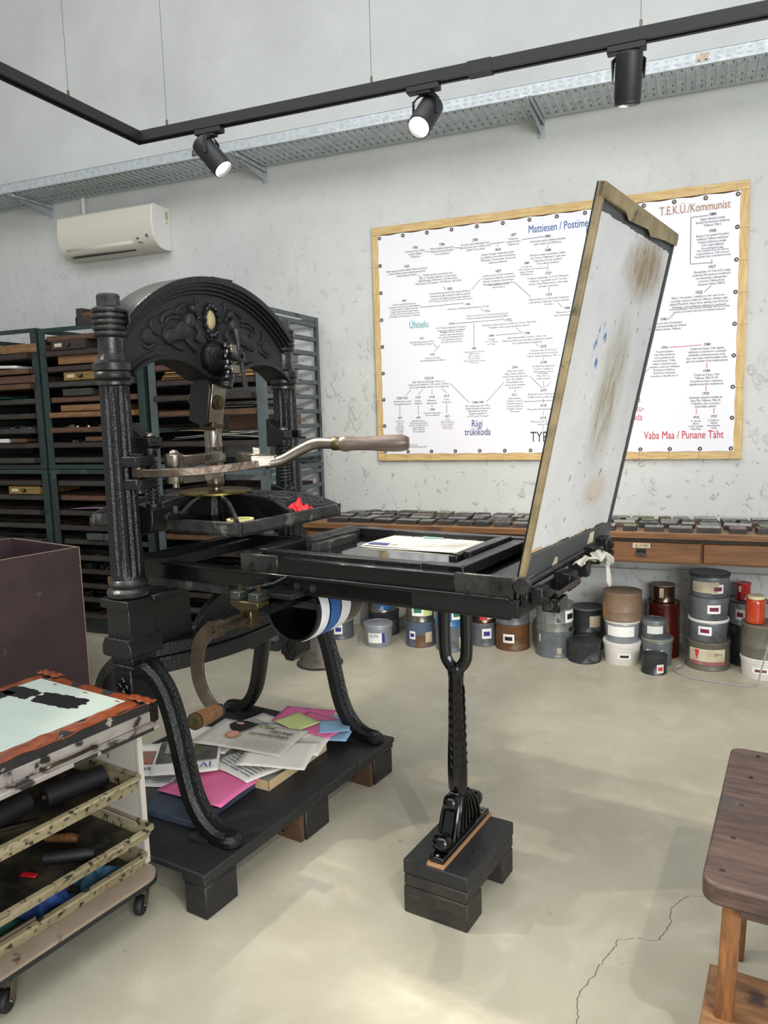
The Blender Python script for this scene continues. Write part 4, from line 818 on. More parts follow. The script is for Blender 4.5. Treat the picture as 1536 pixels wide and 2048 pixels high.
    m.tube([(sx_+d_,yy-.045,.318) for d_ in (-.024,-.02,-.01,.01,.02,.024)], [.012,.020,.026,.026,.020,.012], 20)
    sf = m.build('scroll_foot', m_gloss, ft, bevel=.003)
    m = MB()
    for k in range(8):
        a0 = -.075+k*.024
        for s2 in (-1, 1): m.tube(spline([(sx_+s2*.018,yy+a0*.35,.335),(sx_+s2*.024,yy+a0*.75,.29),(sx_+s2*.024,yy+a0,.245),(sx_+s2*.021,yy+a0*1.12,.205)], 4), [.003]+[.0065]*11+[.003], 7)
    m.build('acanthus_leaf', m_gloss, ft)
    m = MB(); m.lathe([(.007,0),(.008,.003),(.004,.006)], (sx_,yy-.143,.197), n=8); m.lathe([(.007,0),(.008,.003),(.004,.006)], (sx_,yy+.165,.197), n=8); m.build('foot_screw', m_steel, ft)
    MB().box((sx_-.028,sy_-.162,.1702), (sx_+.028,sy_+.192,.179)).build('packing_strip', mat('plywood_packing', (170,130,90), .7), t)
    # rounce: shaft, bearing, drum with belts, crank
    cz = .905; cx_ = .50
    def sh(y): return (cx_+.0*y, y, cz)
    MB().cyl((cx_,-.555,cz), (cx_,.33,cz), .0165).build('rounce_shaft', m_iron2, t)
    MB().cyl((cx_,-.56,cz), (cx_,-.43,cz), .0185).build('shaft_sleeve', m_steeld, t)
    m = MB(); m.box((cx_-.022,-.425,cz-.028), (cx_+.022,-.385,cz+.03)); m.prism([(cx_-.055,cz+.052),(cx_+.055,cz+.052),(cx_+.055,cz+.036),(cx_+.024,cz+.022),(cx_-.024,cz+.022),(cx_-.055,cz+.036)], 'y', -.43, -.375)
    m.build('bearing', m_brassd, t, bevel=.003)
    m = MB(); m.box((cx_-.055,-.43,cz+.052), (cx_-.016,-.37,cz+.078)); m.box((cx_+.016,-.43,cz+.052), (cx_+.055,-.37,cz+.078)); bb = m.build('bearing_block', mat('green_black_block', (58,64,56), .4, .3, (40,44,40), 14), t, bevel=.003)
    for q in (-.036,.036): MB().cyl((cx_+q,-.40,cz+.078), (cx_+q,-.40,cz+.092), .008, n=8).cyl((cx_+q,-.40,cz+.07), (cx_+q,-.40,cz+.1), .004, n=8).build('bearing_bolt', m_brassd, bb)
    m = MB(); m.box((cx_-.05,-.40,cz+.078), (cx_-.01,-.30,cz+.088)) ; m.prism([(cx_-.02,cz+.06),(cx_+.15,cz+.06),(cx_+.15,cz+.075),(cx_-.02,cz+.07)], 'y', -.385, -.32); m.tube([(cx_-.01,-.40,cz+.082),(cx_+.05,-.35,cz+.095),(cx_+.09,-.33,cz+.115)], .005, 6)
    m.build('bearing_arm', m_iron, t, bevel=.001)
    D0, D1, DR = -.27, -.02, .105
    cxd = cx_+.055; czd = cz-.005
    m = MB(); m.lathe([(DR-.008,D0),(DR,D0),(DR,D1),(DR-.008,D1)], (cxd,0,czd), 'y', 48, caps=False)
    m.lathe([(DR-.008,D1),(DR-.008,D0)], (cxd,0,czd), 'y', 48, caps=False)
    m.lathe([(.0,D1-.1),(DR-.008,D1-.1)], (cxd,0,czd), 'y', 48, caps=False); m.box((cx_-.01,D0+.05,cz-.012), (cxd+.09,D0+.06,cz+.012))
    dr = m.build('drum', m_gloss, t)
    for (ya, yb_, mt) in ((-.255,-.215,m_banner),(-.205,-.155,mat('blue_belt', (36,92,158), .5)),(-.145,-.095,m_banner)):
        MB().lathe([(DR+.001,ya),(DR+.003,ya),(DR+.003,yb_),(DR+.001,yb_),(DR+.001,ya)], (cxd,0,czd), 'y', 48, caps=False).build('girth_belt', mt, dr)
    # crank arm: flat bar bent in a C
    path = spline([(.515,.912),(.485,.898),(.456,.865),(.445,.82),(.448,.77),(.468,.73),(.50,.70),(.535,.682)], 5)
    n_ = len(path)
    m = MB(); m.tube([(p[0]+.012*(i/n_), -.56-.05*(i/n_), p[1]) for i, p in enumerate(path)], [1.15-.35*i/n_ for i in range(n_)], sec=[(-.020,-.006),(.020,-.006),(.020,.006),(-.020,.006)], up=(0,0,1) if False else None)
    ca = m.build('crank_arm', m_steeld, t, bevel=.0015)
    m = MB(); m.cyl((cx_+.005,-.575,cz+.002), (cx_+.005,-.54,cz+.002), .026, n=22); m.cyl((cx_+.005,-.58,cz+.002), (cx_+.005,-.57,cz+.002), .011, n=14)
    m.build('crank_boss', m_steeld, ca)
    g0 = Vector((.548,-.61,.688)); g1 = Vector((.572,-.735,.703)); gd = (g1-g0).normalized()
    gp = [(0,.017),(.004,.0185),(.014,.0195),(.06,.0225),(.10,.0235),(.108,.022),(.110,.015)]
    MB().tube([g0+gd*s_ for s_, _ in gp], [q for _, q in gp], 24).build('crank_grip', m_grip, t)
    MB().tube([g0+gd*s_ for s_ in (-.012,-.01,.002,.004)], [.014,.018,.018,.015], 20).build('grip_collar', m_iron2, t)
    MB().tube([g0+gd*s_ for s_ in (.106,.109,.115,.117,.118,.124)], [.023,.0235,.0235,.016,.012,.012], 24).tube([g0+gd*.124, g0+gd*.130], [.0075,.006], 6).build('grip_end_cap', m_brassd, t)
    # hinge gear at the outer end of the bed
    m = MB(); m.box((1.333,-.31,1.006), (1.352,.345,1.040)); hg = m.build('hinge_beam', m_iron, t, bevel=.002)
    m = MB(); m.cyl((1.345,-.335,1.062), (1.345,-.312,1.062), .021, n=24); m.cyl((1.345,-.315,1.062), (1.37,.36,1.077), .009, n=12); m.build('hinge_rod', m_iron2, hg)
    for (y0_, y1_, x0_, x1_, z0_, z1_) in ((-.11,-.04,1.352,1.40,1.005,1.055),(.02,.05,1.352,1.41,1.02,1.065),(.14,.19,1.352,1.41,1.035,1.085),(.24,.30,1.352,1.405,1.045,1.10),(-.29,-.235,1.352,1.385,1.005,1.05)):
        MB().box((x0_,y0_,z0_), (x1_,y1_,z1_)).build('hinge_bracket', m_iron, hg, bevel=.003)
    for (y, z) in ((-.26,1.035),(-.26,1.0),(.16,1.06),(.27,1.075),(.27,1.05),(-.08,1.03)):
        m = MB(); hexbolt(m, (1.384 if y < -.2 else 1.402, y, z), 'x', .011, .014); m.build('hinge_bolt', m_iron2, hg, smooth=20)
    MB().box((1.35,-.20,.965), (1.40,-.13,1.003)).build('counterweight', m_gloss, hg, bevel=.003)
    m = MB(); m.cyl((1.402,-.235,1.022), (1.415,-.09,1.035), .0065, n=10); m.build('hinge_pin', m_steeld, hg)
    # tympan : tilted frame with stained canvas back
    A = Vector((1.337,-.315,1.073)); ph, th = .0475, .2148
    ux = Vector((math.sin(ph), math.cos(ph), 0)); hn = Vector((math.cos(ph), -math.sin(ph), 0))
    vz = hn*math.sin(th)+Vector((0,0,math.cos(th))); nn_ = ux.cross(vz).normalized(); Wt, Ht = .676, .960
    M = Matrix((ux, vz, nn_)).transposed().to_4x4(); M.translation = A+ux*.018
    tym = thing_part('tympan', t)
    tym.matrix_local = M
    def tb(a, b, nm, mt, bev=.0015): return MB().box(a, b).build(nm, mt, tym, bevel=bev)
    tb((0,-.045,-.016), (.016,Ht,.0), 'edge_strip', m_frame_t); tb((Wt-.012,0,-.02), (Wt,Ht-.002,-.002), 'side_bar', m_frame_d)
    tb((0,Ht-.034,-.012), (Wt,Ht,.003), 'top_bar', m_frame_t); tb((.016,0,-.018), (Wt,.062,.002), 'bottom_bar', m_frame_d)
    tb((.016,.05,-.016), (Wt-.012,Ht-.03,-.008), 'grey_backing', m_frame_d, 0)
    tb((-.0005,.0,-.020), (.003,Ht,-.0162), 'steel_edge', m_iron)
    n_ = 46
    rr_ = random.Random(5)
    pts = []
    for i in range(n_+1): pts.append((.024+(Wt-.05)*i/n_, .066+rr_.uniform(-.004,.004)+.004*math.sin(i*.5)))
    for i in range(n_+1): pts.append((Wt-.026+rr_.uniform(-.001,.001), .066+(Ht-.125)*i/n_))
    for i in range(n_+1): pts.append((Wt-.026-(Wt-.05)*i/n_, Ht-.058+rr_.uniform(-.002,.002)))
    for i in range(n_+1): pts.append((.024, Ht-.058-(Ht-.125)*i/n_))
    MB().prism(pts, 'z', -.008, -.006).build('canvas', canvas_mat(Wt, Ht), tym, smooth=0)
    pts = [(x_+.0, y_-.004 if y_ < .08 else y_) for x_, y_ in pts]
    MB().prism([(.03,.058),(.20,.06),(.26,.066),(.4,.062),(.5,.07),(.595,.066),(.595,.09),(.03,.09)], 'z', -.0082, -.0072).build('torn_paper_edge', m_cardb, tym, smooth=0)
    MB().prism([(.46,.02),(.51,.02),(.50,.056),(.465,.055)], 'z', .002, .003).build('paper_patch', m_glabel, tym, smooth=0)
    MB().prism([(.185,.0),(.225,-.003),(.215,.022),(.20,.026)], 'z', .002, .003).build('paper_patch', m_glabel, tym, smooth=0)
    MB().prism([(0,Ht-.03),(Wt*.25,Ht-.034),(Wt*.3,Ht-.048),(Wt*.55,Ht-.04),(Wt*.6,Ht-.052),(Wt*.8,Ht-.04),(Wt,Ht-.034),(Wt,Ht-.01),(0,Ht-.01)], 'z', .0031, .0038).build('peeling_strip', m_frame_t, tym, smooth=0)
    m = MB(); m.box((.0,-.10,-.022), (.03,-.03,-.002)); m.build('hinge_tail', m_frame_t, tym, bevel=.003)
    return t
def thing_part(name, parent):
    o = bpy.data.objects.new(name, None); COL.objects.link(o); o.parent = parent; o.empty_display_size = .03; return o
def canvas_mat(W, H):
    m = bpy.data.materials.new('stained_canvas'); m.use_nodes = True; nt = m.node_tree; N = nt.nodes; L = nt.links
    b = N['Principled BSDF']; b.inputs['Roughness'].default_value = .75
    tc = N.new('ShaderNodeTexCoord')
    def noise(sc, st=(1,1,1), det=6):
        mp = N.new('ShaderNodeMapping'); mp.inputs['Scale'].default_value = st; L.new(tc.outputs['Object'], mp.inputs[0])
        n = N.new('ShaderNodeTexNoise'); n.inputs['Scale'].default_value = sc; n.inputs['Detail'].default_value = det; n.inputs['Roughness'].default_value = .65; L.new(mp.outputs[0], n.inputs['Vector']); return n.outputs['Fac']
    def rng(o, a, b_, c=0, d=1):
        r = N.new('ShaderNodeMapRange'); r.inputs[1].default_value = a; r.inputs[2].default_value = b_; r.inputs[3].default_value = c; r.inputs[4].default_value = d; L.new(o, r.inputs[0]); return r.outputs[0]
    def op(o, a, b_=None):
        q = N.new('ShaderNodeMath'); q.operation = o
        for i, v in enumerate((a, b_)):
            if v is None: continue
            if isinstance(v, (int, float)): q.inputs[i].default_value = v
            else: L.new(v, q.inputs[i])
        return q.outputs[0]
    def mix(f, a, c):
        x = N.new('ShaderNodeMix'); x.data_type = 'RGBA'; L.new(f, x.inputs[0])
        if isinstance(a, tuple): x.inputs[6].default_value = srgb(a)
        else: L.new(a, x.inputs[6])
        x.inputs[7].default_value = srgb(c); return x.outputs[2]
    sp = N.new('ShaderNodeSeparateXYZ'); L.new(tc.outputs['Object'], sp.inputs[0])
    def ell(cx, cy, rx, ry, edge=.5):
        a = op('POWER', op('DIVIDE', op('SUBTRACT', sp.outputs[0], cx), rx), 2); c = op('POWER', op('DIVIDE', op('SUBTRACT', sp.outputs[1], cy), ry), 2)
        d = op('ADD', op('SQRT', op('ADD', a, c)), op('MULTIPLY', op('SUBTRACT', noise(6), .5), 1.2))
        return rng(d, 1.1, edge)
    c = mix(rng(noise(3), .3, .7), (206,205,204), (184,183,182))
    st = op('MULTIPLY', ell(.46,.825,.19,.10), rng(noise(9, (3,1.4,1)), .3, .6, .45, 1)); c = mix(op('MULTIPLY', st, .9), c, (128,108,74))
    st = op('MULTIPLY', ell(.37,.47,.13,.24,.4), rng(noise(12, (4,.8,1)), .35, .6, .35, 1)); c = mix(op('MULTIPLY', st, .85), c, (138,128,100))
    st = op('MULTIPLY', ell(.44,.19,.12,.06), .4); c = mix(st, c, (170,146,96))
    c = mix(op('MULTIPLY', rng(noise(26, (1.4,1,1), 3), .64, .72), .75), c, (96,92,96))
    st = op('MULTIPLY', ell(.215,.60,.05,.06,.8), rng(noise(30, (1,.6,1)), .5, .56)); c = mix(st, c, (48,104,158))
    L.new(c, b.inputs['Base Color'])
    bp = N.new('ShaderNodeBump'); bp.inputs['Strength'].default_value = .15; bp.inputs['Distance'].default_value = .004; L.new(noise(5), bp.inputs['Height']); L.new(bp.outputs[0], b.inputs['Normal'])
    return m
press()
# ---------------------------------------------------------------- items on and around the press
def local(o, x, y, z, rz=0): o.location = PW(x, y, z); o.rotation_euler = (0,0,PA+rz); return o
def sheet(w_, h_, name, mt, curl=.004, seed=0, thick=.0012, nx=10, ny=10, parent=None, fold=None):
    r = random.Random(seed); ph = [r.uniform(0, 6) for _ in range(4)]
    def fn(u, v):
        x = (u-.5)*w_; y = (v-.5)*h_
        z = curl*(math.sin(u*4+ph[0])*math.sin(v*3+ph[1])+1)
        if fold and u > 1-fold: z += (u-1+fold)*w_*.5
        return (x, y, z)
    return MB().grid(nx, ny, fn).build(name, mt, parent, solid=thick, smooth=60)
# newspaper on the bed
def newspaper_bed():
    t = thing('newspaper', 'folded newspaper lying on the polished bed of the press', 'newspaper', PW(.815,.13,1.0610), PA)
    sheet(.365, .235, 'pages', m_news, .0015, 1, .002, parent=t)
    sheet(.36, .23, 'pages', m_paper, .0015, 4, .002, parent=t).location = (.006,.004,.0035)
    m = MB()
    def blk(a, b, c, d): m.box((a,b,.0092), (c,d,.0095))
    blk(-.14,-.09,-.05,-.085)
    for k in range(12):
        for q in range(4):
            if (k, q) in ((9,1),(10,1),(0,0),(1,0)): continue
            blk(-.165+q*.085, -.10+k*.0165, -.165+q*.085+.072, -.10+k*.0165+.004)
    for cc, a, b, c, d in ((INK['bluegrey'],-.16,-.105,-.085,-.07),(mat('mint_print', (150,204,184), .8),-.05,.08,.03,.108)):
        MB().box((a,b,.0094), (c,d,.0099)).build('printed_block', cc, t, smooth=0)
    m.build('printed_text', mat('faint_print', (158,156,148), .85), t, smooth=0)
newspaper_bed()
def rag(name, label, pts, wid, mt, loc, seed=1, cat='rag'):
    r = random.Random(seed); pts = spline(pts, 5); n = len(pts)
    m = MB(); rs = []
    for i, p in enumerate(pts):
        t_ = (pts[min(i+1,n-1)]-pts[max(0,i-1)]).normalized(); s_ = t_.cross(Vector((0,0,1)))
        s_ = s_.normalized() if s_.length > .2 else Vector((0,1,0)); nn = t_.cross(s_)
        w_ = wid*(.8+.3*math.sin(i*.9+seed)); ring = []
        for k in range(9):
            u = k/8-.5; ring.append(tuple(p+s_*u*w_+nn*(.005*math.sin(u*9+i*.35)+.001*r.uniform(-1,1))))
        rs.append(ring)
    m.rings(rs, closed=False); o = m.build(name, mt, None, solid=.0025, smooth=80); return tag(o, label, cat)
P3 = lambda x, y, z: tuple(PW(x, y, z))
rag('rag', 'torn off-white rag draped over the hinge bracket under the tilted tympan', [P3(1.41,-.07,1.075),P3(1.425,-.02,1.086),P3(1.435,.03,1.072),P3(1.425,.075,1.088),P3(1.435,.12,1.062),P3(1.44,.13,1.015),P3(1.442,.135,.975)], .042, m_cloth, None, 2)
# red cloth and tape on the platen
def redcloth():
    r = random.Random(4)
    def fn(u, v):
        x = (u-.5)*.10; y = (v-.5)*.10; z = .028*math.exp(-((u-.45)**2+(v-.5)**2)*9)*(1+.5*math.sin(u*17))+.014*abs(math.sin(u*9+v*5))+.01*math.sin(v*13)
        return (x*(1+.2*math.sin(v*7)), y*(1+.2*math.sin(u*8)), max(z, 0))
    o = MB().grid(16, 16, fn).build('red_cloth', m_redcl, None, solid=.003, smooth=70)
    tag(o, 'crumpled red cloth stuffed between the ribs of the platen', 'cloth'); local(o, .30, .115, 1.150)
redcloth()
o = MB().lathe([(.034,0),(.046,0),(.046,.018),(.034,.018),(.034,0)], n=32, caps=False).build('tape_roll', m_tapey, None); tag(o, 'pale yellow roll of tape lying in the near corner of the platen', 'tape roll'); local(o, .30, -.205, 1.152)

# wooden block under the fore-stay
def block():
    t = thing('timber_block', 'stacked black timber block carrying the front stay of the press', 'block', PW(1.043,-.09,0), PA)
    m = MB(); m.box((-.107,-.178,.125), (.107,.178,.170)); m.build('top_board', m_pal, t, bevel=.005, seg=2)
    MB().box((-.105,-.178,.086), (.105,.176,.124)).build('lower_board', m_pally, t, bevel=.004)
    MB().box((-.106,-.180,.0), (.106,-.075,.086)).build('foot_block', m_pally, t, bevel=.004)
    MB().box((-.106,.085,.0), (.106,.172,.086)).build('foot_block', m_pally, t, bevel=.004)
block()
# pallet
def pallet():
    t = thing('pallet', 'long black painted timber pallet carrying the hand press', 'pallet', PO, PA)
    MB().box((-.44,-.605,.128), (.445,.515,.150)).build('deck_board', m_pal, t, bevel=.005, seg=2)
    for x in (-.43,-.05,.345): MB().box((x,-.60,.105), (x+.095,.51,.1278)).build('stringer_board', m_pal, t, bevel=.003)
    for x in (-.425,-.045,.35):
        for y in (-.598,-.10,.36):
            f = MB().box((x,y,.0), (x+.09,y+.14,.1048)).build('foot_block', m_pal, t, bevel=.004)
    for y in (-.10,.36): MB().box((.352,y-.022,.0), (.432,y-.0005,.104)).build('raw_timber_piece', m_palraw, t, bevel=.002); MB().box((-.40,y-.02,.0), (.351,y+.03,.016)).build('skid_board', m_palraw, t, bevel=.002)
    for x in (.35,): MB().box((-.42,.40,.002), (.34,.48,.018)).build('bottom_board', m_palraw, t, bevel=.002)
    m = MB()
    for y in (-.02,.24): m.lathe([(.008,0),(.009,.003),(.005,.005)], (.445,y,.138), 'x', 10)
    m.build('bolt_head', m_ironr, t)
pallet()
# paper pile on the pallet  (x,y in press coordinates)
ZP = .151
def papers():
    zz = ZP
    def lay(o, x, y, z, rz, label, cat, grp=None, rx=0, ry=0):
        o.location = PW(x, y, z); o.rotation_euler = (rx, ry, PA+rz); return tag(o, label, cat, grp)
    # box lid
    t = thing('box_lid', 'shallow beige cardboard box lid under the pile of newspapers', 'box', PW(.09,.075,ZP), PA+R(2))
    W, H, D = .37, .38, .036
    MB().box((-W/2,-H/2,0), (W/2,H/2,.004)).build('base', m_cardw, t)
    for a, b in (((-W/2,-H/2,0),(W/2,-H/2+.004,D)),((-W/2,H/2-.004,0),(W/2,H/2,D)),((-W/2,-H/2,0),(-W/2+.004,H/2,D)),((W/2-.004,-H/2,0),(W/2,H/2,D))): MB().box(a, b).build('side', m_cardb, t)
    # folders under the pink sheet
    lay(MB().box((-.13,-.16,0), (.13,.16,.022)).build('folder', m_bluebook, None, bevel=.002), .10,-.275, ZP, R(4), 'dark blue-grey folder lying under the large pink sheet', 'folder')
    lay(MB().box((-.12,-.10,0), (.12,.10,.018)).build('grey_board', m_frame_d, None, bevel=.002), -.10,-.335, ZP, R(6), 'dark grey board under the left end of the pink sheet', 'board')
    lay(MB().box((-.02,-.15,0), (.03,.15,.018)).build('wooden_batten', m_cardb, None, bevel=.002), -.02,-.545, ZP, R(80), 'raw wooden batten sticking out beside the near press leg', 'batten')
    lay(sheet(.30,.22,'pink_sheet',m_pink,.006,3), .095,-.222, ZP+.026, R(3), 'large pink paper sheet at the near end of the pile', 'paper sheet')
    # sheets far end
    k = 0
    for (x, y, rz, mt, lb, sx_, sy_) in ((.19,.345,20,m_bluep,'pale blue sheet at the far corner of the pile, lowest of the fan',.26,.19),(.10,.415,-6,m_bluep,'pale blue sheet peeking out behind the far pink sheet',.25,.18),
        (.04,.425,14,m_pink,'pink sheet at the back left of the coloured fan',.24,.17),(.16,.365,-2,m_pink,'pink sheet fanned out at the far end beside the rear leg',.25,.18),(.235,.375,35,m_bluep,'small blue corner sheet nearest the rear press leg',.13,.12),(.07,.335,-16,m_greenp,'pale green sheet lying on the far pink sheets',.16,.13)):
        lay(sheet(sx_,sy_,'coloured_sheet',mt,.002,k+10), x, y, ZP+.040+.004*k, R(rz), lb, 'paper sheet', 'coloured sheets on the pile'); k += 1
    # white papers in layers
    specs = [(-.28,-.12,30,.30,.22,'white printed sheet at the left edge of the pile near the leg',.010),(-.12,-.20,20,.30,.24,'white newspaper page under the grey photo page',.014),(-.20,.08,12,.28,.22,'white page with an orange heading at the left of the pile',.020),
        (.06,.30,28,.34,.26,'printed newspaper page at the top of the pile pointing at the grip',.030),(.00,.22,-10,.36,.26,'newspaper page under the top spread',.036),(.15,.20,18,.30,.26,'white sheet jutting towards the coloured fan',.042),
        (.12,-.03,-14,.26,.20,'crumpled white sheet above the box lid edge',.028),(.195,.055,22,.27,.23,'plain pale card sheet overhanging the beige box lid',.048)]
    for i, (x, y, rz, w_, h_, lb, dz) in enumerate(specs):
        o = sheet(w_, h_, 'newspaper_page' if i != 7 else 'card_sheet', m_paper if i not in (3,4) else m_news, .004, 20+i)
        lay(o, x, y, ZP+dz+.006, R(rz), lb, 'paper', None)
        if i in (3,4,6,1):
            m = MB()
            for q in range(3):
                for r_ in range(9):
                    xx = -w_/2+.03+q*(w_-.05)/3; m.box((xx,-h_/2+.03+r_*.018,.0105), (xx+(w_-.08)/3,-h_/2+.036+r_*.018,.011))
            m.build('printed_text', INK['g'], o, smooth=0)
    # top spread, upside down to the viewer
    t = thing('newspaper', 'top newspaper spread showing a woman in black and a green headline, upside down', 'newspaper', PW(.0,.115,ZP+.062), PA+R(9))
    sheet(.41,.25,'pages',m_news,.004,40,.002,parent=t)
    up = (0,0,PI)
    text('Läbipõlemisoht\nabiandjal', .037, INK['black'], 'headline', t, (.165,.030,.0105), up, .8, 'RIGHT' if False else 'LEFT', bold=.0004)
    m = MB(); m.add([(-.13,.115,.0105),(-.145,.07,.0105),(-.115,.03,.0105),(-.06,.01,.0105),(-.04,.05,.0105),(-.02,.105,.0105),(-.08,.12,.0105)], [tuple(range(7))]); m.build('photo_coat', INK['black'], t, smooth=0, solid=.0006)
    sk = mat('printed_skin', (206,150,124), .7)
    m = MB(); m.add([(-.075+.022*math.cos(a), -.012+.026*math.sin(a), .0112) for a in [2*PI*k/14 for k in range(14)]], [tuple(range(14))]); m.add([(-.105+.02*math.cos(a), .09+.009*math.sin(a), .0115) for a in [2*PI*k/12 for k in range(12)]], [tuple(range(12))]); m.build('photo_face', sk, t, smooth=0, solid=.0008)
    m = MB(); m.add([(-.073+.032*math.cos(a), -.016+.034*math.sin(a), .0106) for a in [2*PI*k/14 for k in range(14)]], [tuple(range(14))]); m.build('photo_hair', mat('printed_hair', (176,120,90), .7), t, smooth=0, solid=.0006)
    m = MB(); rr = random.Random(9)
    for k in range(26): x = rr.uniform(-.02,.06); y = .085+rr.uniform(-.008,.008); m.box((x,y,.0107), (x+rr.uniform(.008,.02),y+.004,.0112))
    m.build('green_script', mat('green_print', (140,160,70), .7), t, smooth=0)
    m = MB()
    for q in range(5):
        for r_ in range(7): m.box((-.04+q*.05,-.115+r_*.013,.0105), (-.04+q*.05+.042,-.1125+r_*.013,.0109))
    m.build('printed_text', mat('pale_print', (176,170,160), .8), t, smooth=0)
    # grey photo page
    t = thing('newspaper', 'grey photo page with blue letters beside the near press leg', 'newspaper', PW(-.12,-.115,ZP+.050), PA+R(40))
    sheet(.25,.30,'pages',m_paper,.003,41,.002,parent=t)
    MB().box((-.115,-.06,.0092), (.115,.13,.0098)).build('photo_print', mat('grey_photo', (92,88,82), .7, 0, (60,60,56), 20), t, smooth=0)
    m = MB()
    for k in range(8): m.box((-.09,.11-k*.012,.0099), (.02+.01*(k % 3),.113-k*.012,.0103))
    m.build('pale_lines', m_paper, t, smooth=0)
    MB().add([(.0,-.05,.0101),(.03,-.055,.0101),(.06,.06,.0101),(.03,.09,.0101),(.005,.02,.0101)], [(0,1,2,3,4)]).build('green_patch', mat('green_photo', (70,84,50), .7), t, smooth=0, solid=.0004)
    text('IVO', .06, INK['blue'], 'blue_letters', t, (.10,-.085,.0102), (0,0,PI), .9, 'LEFT')
    t = thing('newspaper', 'white page with handwriting on the far left of the pile behind the leg', 'newspaper', PW(-.28,-.20,ZP+.034), PA+R(30))
    sheet(.20,.28,'pages',m_paper,.003,42,.002,parent=t)
    MB().box((-.06,-.05,.0092), (.07,.06,.0097)).build('photo_print', mat('grey_photo_two', (120,112,106), .7, 0, (170,90,70), 10), t, smooth=0)
    text('MALL', .04, INK['black'], 'handwriting', t, (.08,-.075,.0095), (0,0,PI), .9, 'LEFT')
papers()

# ---------------------------------------------------------------- funnel pail behind the press
def pail():
    t = thing('metal_pail', 'upturned conical rusty metal pail on the floor behind the press', 'pail', (-2.10,-.93,0))
    MB().lathe([(.135,0),(.138,.006),(.133,.012),(.12,.05),(.09,.16),(.078,.24),(.076,.262),(.072,.265)], n=32).build('body', mat('dull_rusty_metal', (106,100,94), .5, .5, (78,70,62), 9, c3=(120,92,66), s3=7, m3=(.6,.7)), t)
    MB().lathe([(.134,.003),(.142,.004),(.142,.010),(.134,.012)], n=32, caps=False).build('rolled_rim', m_ironr, t)
pail()

# ---------------------------------------------------------------- long table with drawers
def table():
    t = thing('long_table', 'long varnished brown table with shallow drawers against the back wall', 'table', (0,0,0))
    x0, x1 = -2.35, 1.7
    MB().box((x0,-.655,.800), (x1,-.11,.828)).build('table_top', m_tabletop, t, bevel=.003)
    MB().box((x0,-.658,.797), (x1,-.6552,.826)).build('front_lipping', m_table, t, bevel=.001)
    MB().box((x0+.02,-.625,.775), (x1-.02,-.13,.7998)).build('sub_rail', m_case, t)
    MB().box((x0+.02,-.615,.655), (x1-.02,-.60,.775)).build('apron', m_table, t, bevel=.002)
    for i, (a, b) in enumerate(((-2.3,-1.62),(-1.60,-.90),(-.88,.045),(.06,.80),(.82,1.6))):
        dr = MB().box((a,-.638,.668 if i != 2 else .664), (b,-.6152,.772)).build('drawer', m_table, t, bevel=.003)
        xm = (a+b)/2 if i != 2 else -.255
        h = MB(); h.box((xm-.026,-.642,.716), (xm+.026,-.638,.736)); h.prism([(-.638,.722),(-.655,.718),(-.658,.702),(-.654,.700),(-.650,.712),(-.638,.714)], 'x', xm-.024, xm+.024)
        if i >= 2: h.build('cup_handle', m_iron, dr)
        if i == 2:
            pl = MB().box((xm-.044,-.6405,.742), (xm+.046,-.6385,.768)).build('label_plate', m_glabel, dr)
            text('GLOVES', .021, INK['black'], 'label_text', dr, (xm+.001,-.6412,.7475), sx=.95, bold=.0003, sp=1.1)
            MB().box((xm-.056,-.640,.758), (xm-.044,-.6385,.763)).box((xm+.046,-.640,.758), (xm+.058,-.6385,.763)).build('label_tab', m_steel, dr)
    for x in (x0+.06, x1-.1): 
        for y in (-.58,-.16): MB().box((x-.02,y-.02,0), (x+.02,y+.02,.66)).build('leg', m_table, t, bevel=.002)
# white shelf ledge strip of wall shows beneath; legs stand only at the far ends
def table_legs_fix(): pass
table()
